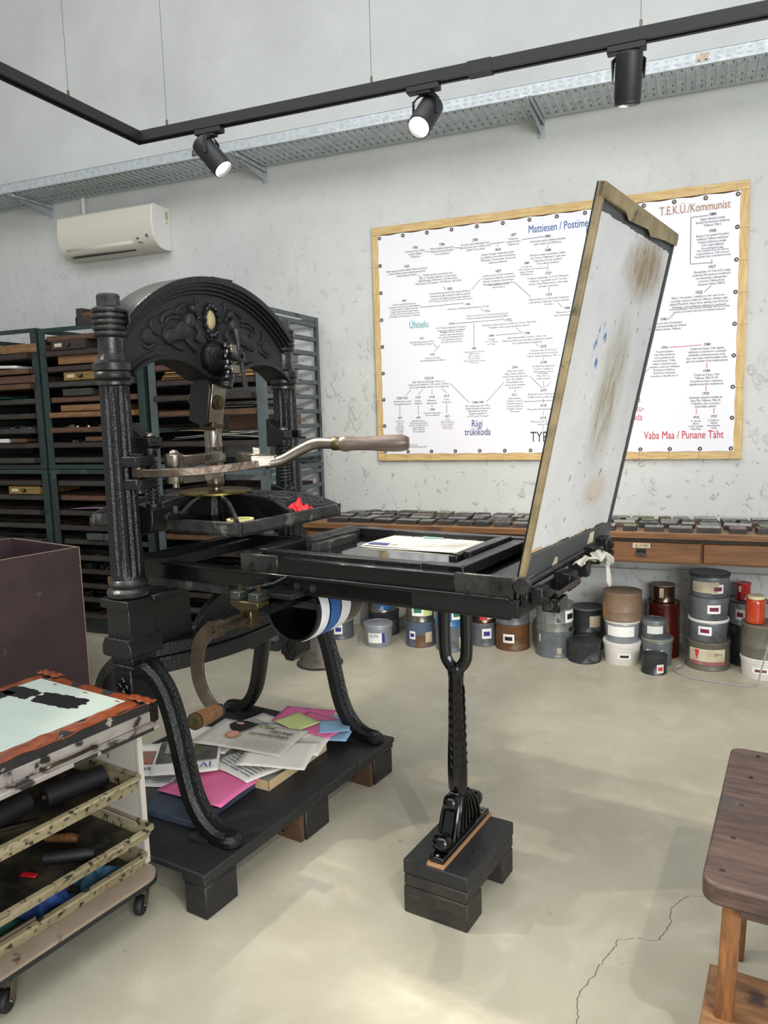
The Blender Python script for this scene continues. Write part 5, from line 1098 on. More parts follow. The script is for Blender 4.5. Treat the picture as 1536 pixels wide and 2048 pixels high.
# printing blocks
def blocks():
    r = random.Random(11)
    tops = [mat('block_face_%s' % n, c, .35, .2, c2_, 60, bump=.5, bscale=90) for n, c, c2_ in (('dark', (84,84,84), (48,48,50)), ('grey', (140,140,136), (84,84,84)), ('pale', (176,174,164), (120,118,112)), ('blackish', (44,44,46), (80,80,82)), ('pinkish', (140,104,100), (80,66,66)), ('greenish', (140,146,104), (90,90,72)))]
    nm = ['dark','grey','pale','blackish','pinkish','greenish']
    wood = [mat('block_wood_%d' % k, c, .6, 0, c2_, 9) for k, (c, c2_) in enumerate((((70,62,54),(44,40,36)), ((110,92,74),(80,66,52)), ((50,46,44),(34,32,32))))]
    rows = ((-.555,'front'),(-.425,'second'),(-.305,'third'),(-.19,'rear'))
    cache = {}
    for ri, (y, rn) in enumerate(rows):
        x = -2.2+r.uniform(0,.04); col_ = 0
        while x < .62:
            w_ = r.choice((.07,.085,.10,.12,.14)); d = r.choice((.07,.085,.10)) ; h = r.choice((.022,.024,.026))
            ti = r.choice((0,0,1,1,1,2,2,3,4 if x > -.6 else 0,5 if x > -.5 else 1)); key = (w_, d, h, ti)
            lab = '%s-faced printing block in the %s row on the long table, %s' % (nm[ti], rn, 'left of the tilted tympan' if x < -.55 else ('near the table right end' if x > 0 else 'just right of the tympan'))
            if key not in cache:
                o = MB().box((-w_/2,-d/2,0), (w_/2,d/2,h)).build('printing_block', wood[r.randrange(3)], None, bevel=.0015)
                f = MB(); f.box((-w_/2+.002,-d/2+.002,h), (w_/2-.002,d/2-.002,h+.0025))
                for k in range(5):
                    a = r.uniform(-w_/2+.012, w_/2-.02); b = r.uniform(-d/2+.012, d/2-.02); f.box((a,b,h+.0025), (a+r.uniform(.006,.02),b+r.uniform(.004,.015),h+.0045))
                f.build('metal_face', tops[ti], o, smooth=0); cache[key] = o
            else: o = dup(cache[key])
            o.location = (x+w_/2, y+r.uniform(-.012,.012), .8285); o.rotation_euler = (0,0,R(r.uniform(-6,6)))
            tag(o, lab, 'printing block', lab)
            x += w_+r.uniform(.012,.035) if ri != 0 or x < -1.0 else w_+r.uniform(.015,.06)
blocks()
for o_ in [x for x in bpy.data.objects if x.name.startswith('long_table')][:1]: pass

# ---------------------------------------------------------------- ink cans under the table
def canmats():
    return dict(
    grey=mat('grey_tin', (118,124,128), .4, .3, (96,100,104), 8, c3=(70,66,62), s3=7, m3=(.6,.7)),
    blugrey=mat('blue_grey_plastic', (124,134,146), .45, 0, (108,116,126), 6),
    dark=mat('dark_inky_tin', (60,62,64), .45, .3, (40,42,44), 7, c3=(104,108,110), s3=9, m3=(.58,.66)),
    brown=mat('brown_kraft_tin', (136,112,92), .5, .1, (112,90,72), 5, c3=(74,60,50), s3=8, m3=(.64,.7)),
    rust=mat('rusty_tin', (122,84,52), .5, .3, (92,62,40), 6, c3=(140,120,96), s3=7, m3=(.6,.7)),
    rustblue=mat('rusty_blue_tin', (92,106,128), .5, .2, (80,92,110), 6, c3=(96,70,50), s3=6, m3=(.52,.6)),
    metal=mat('bare_tin', (146,140,128), .3, .8, (110,104,94), 9),
    silver=mat('silver_grey_plastic', (150,154,160), .35, .2, (138,142,148), 5),
    blue=mat('blue_tin', (44,110,160), .4, .1, (36,90,136), 6, c3=(190,190,180), s3=5, m3=(.64,.68)),
    white=mat('white_bucket_plastic', (220,216,208), .4, 0, (206,202,192), 6, c3=(130,90,80), s3=9, m3=(.66,.74)),
    redglass=mat('dark_red_jar', (44,14,12), .2, 0, (84,26,16), 6, stretch=(4,4,.6), coat=.3),
    copper=mat('copper_brown_tin', (92,58,44), .3, .6, (60,40,34), 8, c3=(170,140,110), s3=8, m3=(.6,.68)),
    red=mat('red_can', (168,24,34), .3, coat=.3), greenlid=mat('grey_green_lid', (120,124,104), .5, 0, (104,108,92), 8),
    olive=mat('olive_grey_tin', (110,106,92), .45, .2, (88,84,72), 7), drip=mat('dripped_grey_tin', (124,124,118), .45, .2, (100,100,96), 5, stretch=(14,14,1), c3=(34,32,30), s3=12, m3=(.62,.66)),
    tanlid=mat('tan_stained_lid', (132,116,92), .6, 0, (104,90,72), 8), glass=mat('clear_jar', (230,230,230), .05, trans=.6))
CM = canmats()
def on_can(m, r, z0, z1, a0, a1, n=10, dr=.0012):
    vs = []
    for i in range(n+1):
        a = R(a0+(a1-a0)*i/n); vs += [((r+dr)*math.cos(a), (r+dr)*math.sin(a), z0), ((r+dr)*math.cos(a), (r+dr)*math.sin(a), z1)]
    m.add(vs, [(2*i, 2*i+2, 2*i+3, 2*i+1) for i in range(n)])
def can(x, y, z, r, h, mt, label, lid=None, kind='tin', lab=(), cat='can', name='ink_can', lidm=None):
    t = thing(name, label, cat, (x,y,z))
    cam = math.degrees(math.atan2(-4.95-y, -x))
    if kind == 'tin':
        prof = [(r-.002,0),(r,.003),(r,.007),(r-.002,.010),(r-.002,h*.33),(r-.0006,h*.335),(r-.002,h*.345),(r-.002,h-.016),(r,h-.012),(r+.0005,h-.003)]
        rb = r-.001
    else:
        prof = [(r*.90,0),(r*.915,.004),(r*.975,h-.028),(r*1.0,h-.026),(r*1.0,h-.018),(r*.985,h-.016),(r*.985,h-.004)]
        rb = None
    MB().lathe(prof+[(r-.004,h-.002)], n=40).build('body', CM[mt], t, smooth=40)
    lm = CM[lidm] if lidm else CM[mt]
    if kind == 'tin': MB().lathe([(r+.0006,h-.007),(r+.0015,h-.002),(r+.001,h),(r-.004,h),(r-.006,h-.004),(r-.02,h-.005),(r-.022,h-.003),(0,h-.003)], n=40, caps=False).build('lid', lm, t)
    else: MB().lathe([(r*1.0,h-.016),(r*1.03,h-.014),(r*1.03,h-.003),(r*1.01,h),(r*.95,h),(r*.93,h-.004),(0,h-.004)], n=40, caps=False).build('lid', lm, t)
    def rad(zz): return r-.0015 if kind == 'tin' else r*(.915+.06*(zz/h))
    for (off, wid, za, zb, lm_, sw) in lab:     # label patch: angle offset from the viewer, width in degrees, heights, material, swatch colour
        m = MB(); on_can(m, max(rad(za*h), rad(zb*h)), za*h, zb*h, cam+off-wid/2, cam+off+wid/2); lo = m.build('label', lm_, t, smooth=60)
        if sw:
            m = MB(); hz = (zb-za)*h; on_can(m, max(rad(za*h), rad(zb*h)), za*h+hz*.28, za*h+hz*.72, cam+off-wid*.33, cam+off+wid*.33, dr=.002); m.build('colour_swatch', INK[sw], lo, smooth=60)
    return t
W_ = INK['white']
def cans():
    s = 'in the row under the long table'
    # (label angle: positive = to the viewer's right)
    can(-2.234,-.362,0,.098,.132,'grey','grey tin with a blue-swatch white label beside the drum belts, lower of its stack',lab=((-6,34,.3,.8,W_,'navy'),))
    can(-2.234,-.362,.132,.096,.16,'blugrey','blue-grey tin half hidden behind the drum belts, upper of its stack')
    can(-2.42,-.22,0,.085,.30,'dark','tall dark tin at the shadowed left end of the row behind the drum')
    can(-1.975,-.19,0,.109,.160,'dark','dark brown tin behind the small silver pail, lower of its stack')
    can(-1.985,-.19,.160,.102,.13,'metal','bare metal tin with a torn blue label behind the silver pail',lab=((8,60,.15,.75,CM['blue'],None),))
    t = can(-1.907,-.455,0,.095,.147,'silver','small silver-grey pail with a blue and white printed label standing in front of the row',kind='pail',lab=((-14,62,.22,.66,W_,None),(20,12,.22,.66,INK['navy'],None)),name='ink_pail',cat='pail')
    text('SICPA', .027, INK['navy'], 'label_text', t, (.012,-.1005,.074), (R(90),0,R(8)), .85, 'CENTER')
    MB().tube(spline([(-.098,-.01,.105),(-.118,-.04,.06),(-.112,-.075,.035),(-.09,-.085,.03)],4), .0018, 6).build('wire_bail', m_steel, t)
    can(-1.641,-.37,0,.097,.164,'rustblue','rusty blue tin with a small swatch label left of the forked stay',lab=((-34,26,.34,.66,W_,'navy'),(34,30,.2,.62,m_glabel,None)))
    can(-1.641,-.37,.164,.094,.145,'metal','bare metal tin with a green-swatch label standing on the rusty blue tin',lab=((-10,48,.32,.85,W_,'green'),(35,44,.30,.8,m_greenp,None)))
    can(-1.423,-.40,0,.096,.159,'grey','grey tin with torn labels directly behind the forked stay',lab=((-30,10,.2,.75,m_cardb,None),(40,16,.15,.6,m_glabel,None)))
    can(-1.423,-.40,.159,.096,.145,'blue','blue tin with a green patch directly behind the forked stay',lab=((-28,26,.5,.85,m_cardb,None),(24,40,.35,.8,W_,'green')))
    can(-1.252,-.235,0,.090,.153,'grey','grey tin with a dark blue swatch right of the forked stay',lab=((14,40,.35,.78,W_,'navy'),))
    can(-1.252,-.235,.153,.088,.12,'copper','dark tin with red and white labels under the bed corner',lab=((0,30,.2,.9,INK['red'],None),(30,26,.25,.8,W_,'green')))
    can(-1.054,-.255,0,.110,.166,'rust','rust-brown tin with a black swatch label under the bed corner',lab=((-14,38,.32,.66,W_,'black'),))
    can(-1.054,-.255,.166,.108,.155,'grey','plain dull grey tin on the rust-brown tin under the bed corner')
    can(-.778,-.31,0,.116,.157,'grey','grey tin with two torn label scraps, lower of its stack right of the bed',lab=((-50,8,.6,.9,m_glabel,None),(14,14,.2,.42,m_glabel,None)))
    can(-.778,-.31,.157,.113,.17,'drip','drip-stained tin with a tan lid, upper of its stack right of the bed',lidm='tanlid',lab=((56,44,.35,.8,W_,'black'),))
    can(-.60,-.155,0,.098,.124,'dark','dark tin behind the low inky tin, lower of its stack',lab=((10,40,.45,.75,m_glabel,None),))
    can(-.60,-.155,.124,.100,.150,'dark','dark grey tin with a dirty oval label behind the low inky tin',lidm='grey',lab=((30,44,.25,.72,m_glabel,None),))
    can(-.587,-.385,0,.099,.125,'dark','low ink-blackened tin standing forward beside the white bucket')
    can(-.374,-.345,0,.108,.133,'white','white plastic bucket with a black swatch under the brown tin',kind='pail',lab=((8,42,.3,.55,W_,'black'),),name='ink_bucket',cat='bucket')
    t = can(-.374,-.345,.133,.100,.131,'silver','grey pail with an orange and white printed label between white bucket and brown tin',kind='pail',lab=((-6,100,.30,.78,W_,None),(-45,16,.4,.7,mat('orange_print', (222,120,60), .6),None),(14,56,.45,.62,INK['g'],None)),lidm='white')
    can(-.374,-.345,.264,.112,.168,'brown','large brown tin on top of the grey pail and the white bucket',lab=((-70,24,.15,.62,mat('orange_stain', (190,120,64), .6),None),))
    can(-.150,-.150,0,.096,.335,'redglass','big dark red glass-like jar behind the small grey pail',name='ink_jar',cat='jar')
    can(-.152,-.150,.336,.066,.105,'copper','small copper-brown tin with a pale lid on the dark red jar',lidm='tanlid',lab=((-10,22,.3,.85,m_glabel,None),))
    can(-.177,-.332,0,.088,.164,'grey','wide grey tub with a green-grey lid behind the low dark tin',kind='pail',lidm='greenlid',lab=((-10,66,.48,.62,W_,None),))
    can(-.197,-.330,.164,.070,.104,'grey','small grey pail with a printed label on the green-grey lid',kind='pail',lab=((8,80,.28,.72,m_cardw,None),(-14,26,.42,.6,INK['black'],None)))
    can(-.186,-.492,0,.071,.104,'dark','small dark inky tin with a red printed label at the front of the row',lab=((30,34,.12,.6,m_cardw,'red'),))
    t = can(.099,-.285,0,.121,.164,'olive','wide olive tin with a large red and cream label, bottom of the tall stack',lab=((-2,100,.22,.78,m_glabel,None),(-2,100,.22,.34,INK['rose'],None)))
    m = MB(); rr = .1205; 
    cam = -92
    vs = [((rr+.002)*math.cos(R(cam-34)), (rr+.002)*math.sin(R(cam-34)), .122), ((rr+.002)*math.cos(R(cam-20)), (rr+.002)*math.sin(R(cam-20)), .122), ((rr+.002)*math.cos(R(cam-27)), (rr+.002)*math.sin(R(cam-27)), .064)]
    m.add(vs, [(0,1,2)]); m.build('label_wedge', INK['red'], t, smooth=0)
    text('250 0', .022, INK['black'], 'label_text', t, (.055,-.1105,.092), (R(90),0,R(24)), .9)
    for k, (z, h, lb, off, lm) in enumerate(((.164,.128,'grey pail with a red swatch label, third from the top of the tall stack',-10,'white'),(.292,.127,'grey pail with a red swatch label, second from the top of the tall stack',16,'grey'),(.419,.135,'grey pail with an old printed label at the top of the tall stack',18,'dark'))):
        lab = ((off,40,.32,.72,W_,'purple'),)
        if k == 2: lab = ((-14,84,.24,.70,m_glabel,None),)+((26,38,.22,.6,W_,'purple'),)
        can(.099,-.285,z,.108,h,'grey',lb,kind='pail',lidm=lm,lab=lab)
    can(.315,-.162,0,.106,.24,'dark','tall dark can behind the red jar, lower of its stack')
    can(.315,-.162,.24,.104,.135,'silver','pale grey can with red stains behind the orange jar',lidm='dark',lab=((-25,30,.25,.7,W_,'purple'),(40,30,.2,.7,W_,None)))
    t = can(.285,-.165,.376,.040,.10,'red','small red can on the pale grey can at the right end',lidm='red',lab=((-30,24,.5,.85,m_glabel,None),))
    can(.372,-.378,0,.106,.118,'white','white plastic bucket with a brown swatch at the right end of the row',kind='pail',lab=((0,50,.3,.6,W_,'brown'),),name='ink_bucket',cat='bucket')
    can(.372,-.378,.118,.108,.185,'olive','brown-grey tin on the right-end white bucket',lidm='tanlid')
    t = thing('ink_jar', 'glass jar full of orange ink with a yellowish lid at the right end', 'jar', (.335,-.395,.3035))
    MB().lathe([(.045,0),(.049,.004),(.05,.02),(.05,.115),(.046,.13),(.042,.135)], n=32).build('jar_body', mat('orange_ink_glass', (178,60,28), .15, coat=.4), t)
    MB().lathe([(.043,.136),(.045,.138),(.045,.151),(.042,.154)], n=32).build('lid', mat('yellowish_lid', (214,202,160), .5), t)
cans()
def cable():
    t = thing('power_cable', 'grey power cable with a black plug trailing on the floor by the right cans', 'cable', (0,0,0))
    MB().tube(spline([(.44,-.50,.36),(.40,-.52,.24),(.36,-.55,.08),(.34,-.57,.012),(.28,-.60,.005),(.14,-.58,.005),(.0,-.55,.005),(-.07,-.47,.005),(-.065,-.42,.02),(-.04,-.40,.02),(-.03,-.30,.008),(-.02,-.2,.03),(-.03,-.1,.12)], 8), .0045, 8).build('cord', mat('grey_cable', (150,150,150), .5), t)
    MB().tube([(.44,-.50,.355),(.438,-.50,.40),(.436,-.50,.43)], [.014,.02,.018], 14).build('plug', m_blackp, t)
cable()
# ---------------------------------------------------------------- type case racks
def rack(x0, x1, z0, z1, pitch, mt, label, slats=True, top=True, y0=-.83, y1=-.06):
    t = thing('type_case_rack', label, 'rack', (x0,y0,z0)); W = x1-x0; D = y1-y0; H = z1-z0
    for x, s_ in ((0, 1), (W, -1)):
        MB().box((x,0,0), (x+s_*.058,.003,H)).box((x,.003,0), (x+s_*.003,.036,H)).build('post', mt, t, smooth=0)
        MB().box((x,D-.003,0), (x+s_*.04,D,H)).box((x,D-.036,0), (x+s_*.003,D-.003,H)).build('post', mt, t, smooth=0)
    n = int((H-.04)/pitch)
    sl = None
    for k in range(n+1):
        z = .04+k*pitch
        if z > H-.03: break
        for x in (.004, W-.007):
            if sl is None: sl = MB().box((0,.004,0), (.003,D-.004,.03)).box((0 if x < .1 else -.02,.004,0), (.022,D-.004,.003)).build('runner', mt, t, smooth=0); c = sl
            else: c = dup(sl, t)
            c.location = (x if x < .1 else W-.004, 0, z)
            if x > .1: c.scale = (-1,1,1)
    B_ = []
    if top: B_ += [((0,0,H-.03),(W,.003,H)),((0,D-.003,H-.03),(W,D,H)),((0,.003,H-.03),(.003,D-.003,H)),((W-.003,.003,H-.03),(W,D-.003,H))]
    B_ += [((0,0,.0),(W,.003,.03)),((0,D-.003,0),(W,D,.03))]
    for k_, (q0, q1) in enumerate(B_):
        q0 = list(q0); q1 = list(q1)
        if abs(q1[1]-.003) < 1e-6: q0[1], q1[1] = -.0034, -.0004
        elif q0[1] == D-.003: q0[1], q1[1] = D+.0004, D+.0034
        elif q1[0] == .003: q0[0], q1[0] = .0034, .0064
        else: q0[0], q1[0] = W-.0064, W-.0034
        MB().box(q0, q1).build('frame_rail', mt, t, smooth=0)
    return t
ORD = ['first','second','third','fourth','fifth','sixth','seventh','eighth','ninth','tenth','eleventh','twelfth','thirteenth','fourteenth','fifteenth','sixteenth','seventeenth','eighteenth','nineteenth','twentieth']
casecache = {}
def tray_case(x0, x1, z, mi, label, proud=0, y0=-.82, y1=-.12, h=.036, grp=None):
    mt = (m_case, m_case2, m_case3, m_oran, m_yell)[mi]; W = round(x1-x0, 3); D = round(y1-y0, 3); key = (W, D, h, mi)
    if key not in casecache:
        o = MB().box((0,0,0), (W,.014,h)).box((0,D-.012,0), (W,D,h)).box((0,0,0), (.012,D,h)).box((W-.012,0,0), (W,D,h)).box((0,0,.002), (W,D,.008)).box((W*.33,0,0), (W*.33+.006,D,h-.006)).box((W*.66,0,0), (W*.66+.006,D,h-.006)).box((0,D*.35,0), (W,D*.35+.006,h-.006)).build('type_case', mt, None, bevel=.0015)
        casecache[key] = o
    else: o = dup(casecache[key])
    o.location = (x0, y0-proud, z); o.rotation_euler = (0,0,R(random.uniform(-.5,.5)))
    return tag(o, label, 'type case', grp)
RZ = 1.19
XA0, XA1, XB0, XB1, XC0, XC1 = -3.335, -2.46, -4.255, -3.37, -5.16, -4.275
XD0, XD1 = -6.06, -5.18
rack(XA0, XA1, RZ, 2.19, .099, m_rack, 'open grey-green steel rack, upper right one beside the bare wall')
rack(XA0, XA1, .08, RZ-.005, .099, m_rack, 'grey-green steel rack under the right upper rack behind the platen')
rack(XB0, XB1, RZ, 2.165, .105, m_rackt, 'teal-green steel rack, upper middle one behind the near press column')
rack(XB0, XB1, .08, RZ-.005, .105, m_rackd, 'dark steel rack, lower middle one behind the maroon crate')
rack(XC0, XC1, RZ, 2.175, .105, m_rackd, 'dark open steel rack, upper one at the left edge')
rack(XC0, XC1, .08, RZ-.005, .105, m_rackt, 'teal steel rack with green posts, lower one at the left edge')
rack(XD0, XD1, RZ, 2.175, .105, m_rackd, 'dark steel rack reaching out of the frame, upper one farthest left')
rack(XD0, XD1, .08, RZ-.005, .105, m_rackt, 'teal steel rack reaching out of the frame, lower one farthest left')
for (a, b) in ((XA0,XA1),(XB0,XB1),(XC0,XC1)):
    o = MB().box((a+.01,-.80,0), (b-.01,-.08,.078)).build('rack_plinth', m_rackd, None, bevel=.003); tag(o, {XA0:'low dark plinth under the right steel rack', XB0:'low dark plinth under the middle steel rack', XC0:'low dark plinth under the left steel rack'}[a], 'plinth')
# black panels added to paint in the shade deep inside the left racks
for a, b, lb in ((XB0,XB1,'middle'),(XC0,XC1,'left'),(XD0,XD1,'farthest left')):
    tag(MB().box((a+.005,-.05,.09), (b-.005,-.03,2.06)).build('rack_shade_panel', m_blackp, None), 'black panel added as painted shade behind the %s racks' % lb, 'board')
cn = ['dark brown','grey brown','reddish brown','light pine','yellow oak']
r = random.Random(21)
def fill(x0, x1, z0, zs, rackname, mis, y1=-.12, skip=()):
    for i, z in enumerate(zs):
        if i in skip: continue
        mi = mis[i % len(mis)]
        tray_case(x0+.062, x1-.062, z, mi, '%s type case tray in the %s, %s from the top' % (cn[mi], rackname, ORD[i]), proud=r.uniform(-.01,.05), y1=y1, grp='type cases in the '+rackname)
zsB = [RZ+.04+.105*k+.004 for k in range(8, -1, -1)]
fill(XB0, XB1, RZ, zsB, 'upper middle rack', [2,0,0,1,2,3,2,0,1])
zsBl = [.12+.105*k+.004 for k in range(9, -1, -1)]
fill(XB0, XB1, .08, zsBl, 'lower middle rack', [1,2,0,0,1,1,0,0,1,0])
zsC = [RZ+.04+.105*k+.004 for k in range(7, -1, -1)]
fill(XC0, XC1, RZ, zsC, 'upper left rack', [0,2,2,1,0,1,0,1])
fill(XC0, XC1, .08, zsBl, 'lower left rack', [0,1,0,1,1,0,1,0,1,0])
fill(XD0, XD1, RZ, zsC, 'upper farthest left rack', [0,1,2,1,0,1,0,1])
fill(XD0, XD1, .08, zsBl, 'lower farthest left rack', [0,1,0,1,1,0,1,0,1,0])
zsA = [RZ+.04+.099*k+.004 for k in (7,5,4,3,2,1)]
fill(XA0, XA1, RZ, [RZ+.04+.099*k+.004 for k in (7,6,5,4,3,1)], 'upper right rack', [2,2,0,0,2,0], y1=-.20)
fill(XA0, XA1, .08, [.12+.099*k+.004 for k in range(9, -1, -1)], 'lower right rack', [0,1,0,2,0,1,0,0,1,0])
# boxes with brass label holders, blocks and papers standing on the trays
def cbox(x, z, w_, h, mt, label, plate=True, knob=True, y=-.835, d=.30, lp=None, cat='box'):
    t = thing('wooden_drawer_box', label, cat, (x,y,z))
    MB().box((0,0,0), (w_,.012,h)).box((0,.012,0), (.008,d,h-.004)).box((w_-.008,.012,0), (w_,d,h-.004)).box((0,d-.008,0), (w_,d,h-.004)).box((0,0,0), (w_,d,.006)).build('box_body', mt, t, bevel=.002)
    if plate:
        MB().box((w_*.10,-.002,h*.35), (w_*.32,0,h*.72)).build('label_plate', lp or m_glabel, t)
    if knob: MB().lathe([(.004,0),(.009,-.004),(.012,-.012),(.008,-.016)], (w_*.5,0,h*.5), 'y', 12).box((w_*.5-.022,-.002,h*.3), (w_*.5+.022,0,h*.7)).build('label_pull', m_brassd, t)
    return t
TT = lambda zs, i: zs[i]+.012
g = .038
def top_of(z): return z+.040
cbox(-4.14, top_of(zsB[1])-.0, .30, .066, m_case, 'dark brown box with a cream label plate on the second tray of the middle rack', d=.4)
cbox(-4.09, top_of(zsB[2])+.006, .42, .058, m_oran, 'long plain orange-brown box high in the middle rack beside the press column', False, False, d=.5)
cbox(-4.05, top_of(zsB[3]), .30, .060, m_yell, 'yellow oak box with a worn pull on the fourth tray of the middle rack', d=.4)
cbox(-3.742, top_of(zsB[3]), .13, .060, m_yell, 'narrow yellow oak box right of the worn one in the middle rack', False, False, d=.4)
cbox(-4.07, top_of(zsB[4]), .26, .050, m_case2, 'short grey-brown box on the fifth tray of the middle rack', False, False, d=.4)
cbox(-4.10, top_of(zsB[5])-.0, .45, .045, m_oran, 'long pale pine bar on the sixth tray of the middle rack', False, False, d=.4)
cbox(-3.90, top_of(zsB[7]), .25, .035, m_case3, 'low brown box on the eighth tray of the middle rack', False, False, d=.3)
cbox(-3.72, top_of(zsBl[1]), .13, .05, m_case2, 'pinkish box end with a white label in the lower middle rack', True, False, d=.3, lp=m_cardw)
cbox(-3.92, top_of(zsBl[3]), .13, .055, m_yell, 'small yellow box beside the platen end in the lower middle rack', False, False, d=.3)
cbox(-3.96, top_of(zsBl[4])-.002, .15, .05, m_frame_d, 'grey plastic tub in the lower middle rack under the platen end', False, False, d=.3)
cbox(-3.80, top_of(zsBl[4])-.002, .20, .05, m_frame_d, 'second grey plastic tub right of the first in the lower middle rack', False, False, d=.3)
cbox(-3.80, top_of(zsBl[7]), .26, .058, m_yell, 'yellow oak box low in the middle rack behind the maroon crate', False, False, d=.3)
cbox(-4.62, top_of(zsC[0]), .34, .062, m_oran, 'pale pine box near the top of the left rack', False, False, d=.3)
cbox(-4.80, top_of(zsC[2])-.0, .48, .055, m_case3, 'reddish-brown empty box in the upper left rack', False, False, d=.3)
cbox(-4.66, top_of(zsBl[1]), .30, .058, m_yell, 'yellow oak box with a worn pull, upper one in the lower left rack', d=.4)
cbox(-4.66, top_of(zsBl[5])+.0, .30, .062, m_yell, 'yellow oak box with a faded plate, lower one in the lower left rack', d=.4)
cbox(-4.75, top_of(zsC[6]), .13, .03, m_cardw, 'pale blue-white box end in the upper left rack', False, False, d=.2)
cbox(-4.60, top_of(zsC[6]), .14, .03, m_case3, 'reddish low box beside the white one in the upper left rack', False, False, d=.2)
t = sheet(.30,.25,'green_folder',mat('green_card', (70,150,70), .7),.004,60); tag(t, 'green sheet lying in the upper left rack', 'paper'); t.location = (-4.80,-.70,top_of(zsC[3])+.012)
t = sheet(.34,.25,'turquoise_folder',mat('turquoise_card', (50,150,140), .7),.004,61); tag(t, 'turquoise sheet under the green one in the upper left rack', 'paper'); t.location = (-4.74,-.71,top_of(zsC[3])+.002)
t = sheet(.46,.30,'lilac_folder',mat('lilac_card', (150,120,150), .7),.006,62); tag(t, 'dull lilac sheet in the lower middle rack above the platen end', 'paper'); t.location = (-3.86,-.68,top_of(zsBl[2])+.004)
t = sheet(.34,.25,'white_folder',m_paper,.012,63); tag(t, 'curled white sheet under the second tray of the middle rack', 'paper'); t.location = (-3.80,-.70,top_of(zsB[2])+.072)
t = sheet(.5,.3,'grey_paper_stack',m_cardw,.008,64,.02); tag(t, 'pale grey paper stack in the upper left rack', 'paper'); t.location = (-4.72,-.70,top_of(zsC[1])+.006)
# boxes on top of the middle rack
t = thing('wooden_tray', 'dark wooden tray with a light corner on top of the middle rack', 'tray', (-3.94,-.80,2.166))
MB().box((0,0,0), (.42,.014,.06)).box((0,0,0), (.014,.4,.06)).box((.406,0,0), (.42,.4,.06)).box((0,.386,0), (.42,.4,.06)).box((0,0,0), (.42,.4,.008)).build('tray_body', m_case, t, bevel=.002)
t = thing('wooden_tray', 'reddish wooden box standing on the dark tray above the middle rack', 'tray', (-3.94,-.79,2.227))
MB().box((0,0,0), (.055,.3,.058)).build('end_piece', m_case, t, bevel=.002); MB().box((.055,.0,0), (.40,.012,.028)).box((.055,.2,0), (.40,.3,.058)).box((.39,0,0),(.40,.3,.03)).build('side_board', m_case3, t, bevel=.002)
# items in the right upper rack
zA = [RZ+.04+.099*k+.004 for k in range(0, 9)]
kinds = [('brown folder',m_kraft,.012),('brown folder',m_oran,.012),('brown folder',m_kraft,.01),('tan folder',m_kraft,.01)]
for i, (nm_, mt_, h_) in enumerate(kinds):
    o = MB().box((-.36,-.25,0), (.36,.25,h_)).build('card_folder', mt_, None, bevel=.002)
    o.location = (-2.89+.012*i, -.56, zA[5]+.042+.013*i+.0); o.rotation_euler = (0,0,R((-3,2,-1,4)[i]))
    tag(o, '%s lying %s in the stack on the upper right rack' % (nm_, ('lowest','second from bottom','second from top','topmost')[i]), 'folder', 'folders in the upper right rack')
o = MB().box((-.30,-.2,0), (.30,.2,.10)).build('steel_box', mat('grey_blue_box', (112,118,124), .5, .2), None, bevel=.003); o.location = (-2.80,-.50,zA[6]+.042-.0); o.scale=(1,1,.52); tag(o, 'grey metal box between the trays of the upper right rack', 'box')
m = MB()
for k in range(5): m.cyl((-.30+.02*k,-.03,.014), (.02,-.03-.0*k,.014), .007+.0*k, n=10)
m = MB(); m.cyl((-.2,0,.012), (.16,0,.012), .011, n=14); m.cyl((-.1,.03,.012), (.30,.03,.012), .011, n=14); m.cyl((.0,0,.012), (.02,0,.012), .014, n=14)
o = m.build('steel_tubes', m_steel, None); o.location = (-2.72,-.78,zA[3]+.041); tag(o, 'shiny steel tubes lying on a tray in the upper right rack', 'tubes')
o = MB().box((-.19,-.15,0), (.19,.15,.085)).build('brown_card_box', m_case3, None, bevel=.003); o.location = (-2.66,-.50,RZ+.04+.099*2+.01); tag(o, 'dark reddish-brown box under the steel tubes in the upper right rack', 'box')
for i, (x, y, w_, h_, rz, mt_, lb) in enumerate(((-2.86,-.58,.70,.42,-3,m_cardw,'wide white sheet lying lowest on the paper shelf of the right rack'),(-2.98,-.60,.45,.34,8,m_paper,'white sheet with curled corner on the paper shelf of the right rack'),(-2.75,-.60,.42,.34,-12,m_paper,'white sheet slanting on the paper shelf of the right rack'),(-2.62,-.58,.38,.30,16,m_cardw,'pale sheet at the right of the paper shelf'),(-3.02,-.64,.30,.26,-15,m_cardb,'tan folded sheet at the left of the paper shelf'))):
    o = sheet(w_, h_, 'paper_sheet', mt_, .012, 70+i); o.location = (x, y, zA[1]+.044+.012*i); o.rotation_euler = (0,0,R(rz)); tag(o, lb, 'paper sheet', 'papers in the upper right rack')
# things in the lower right rack seen under the platen
cbox(-2.98, top_of(.12+.099*6+.004)-.0, .27, .056, m_yell, 'yellow oak box with a label in the lower right rack under the platen', d=.4, lp=m_cardw)
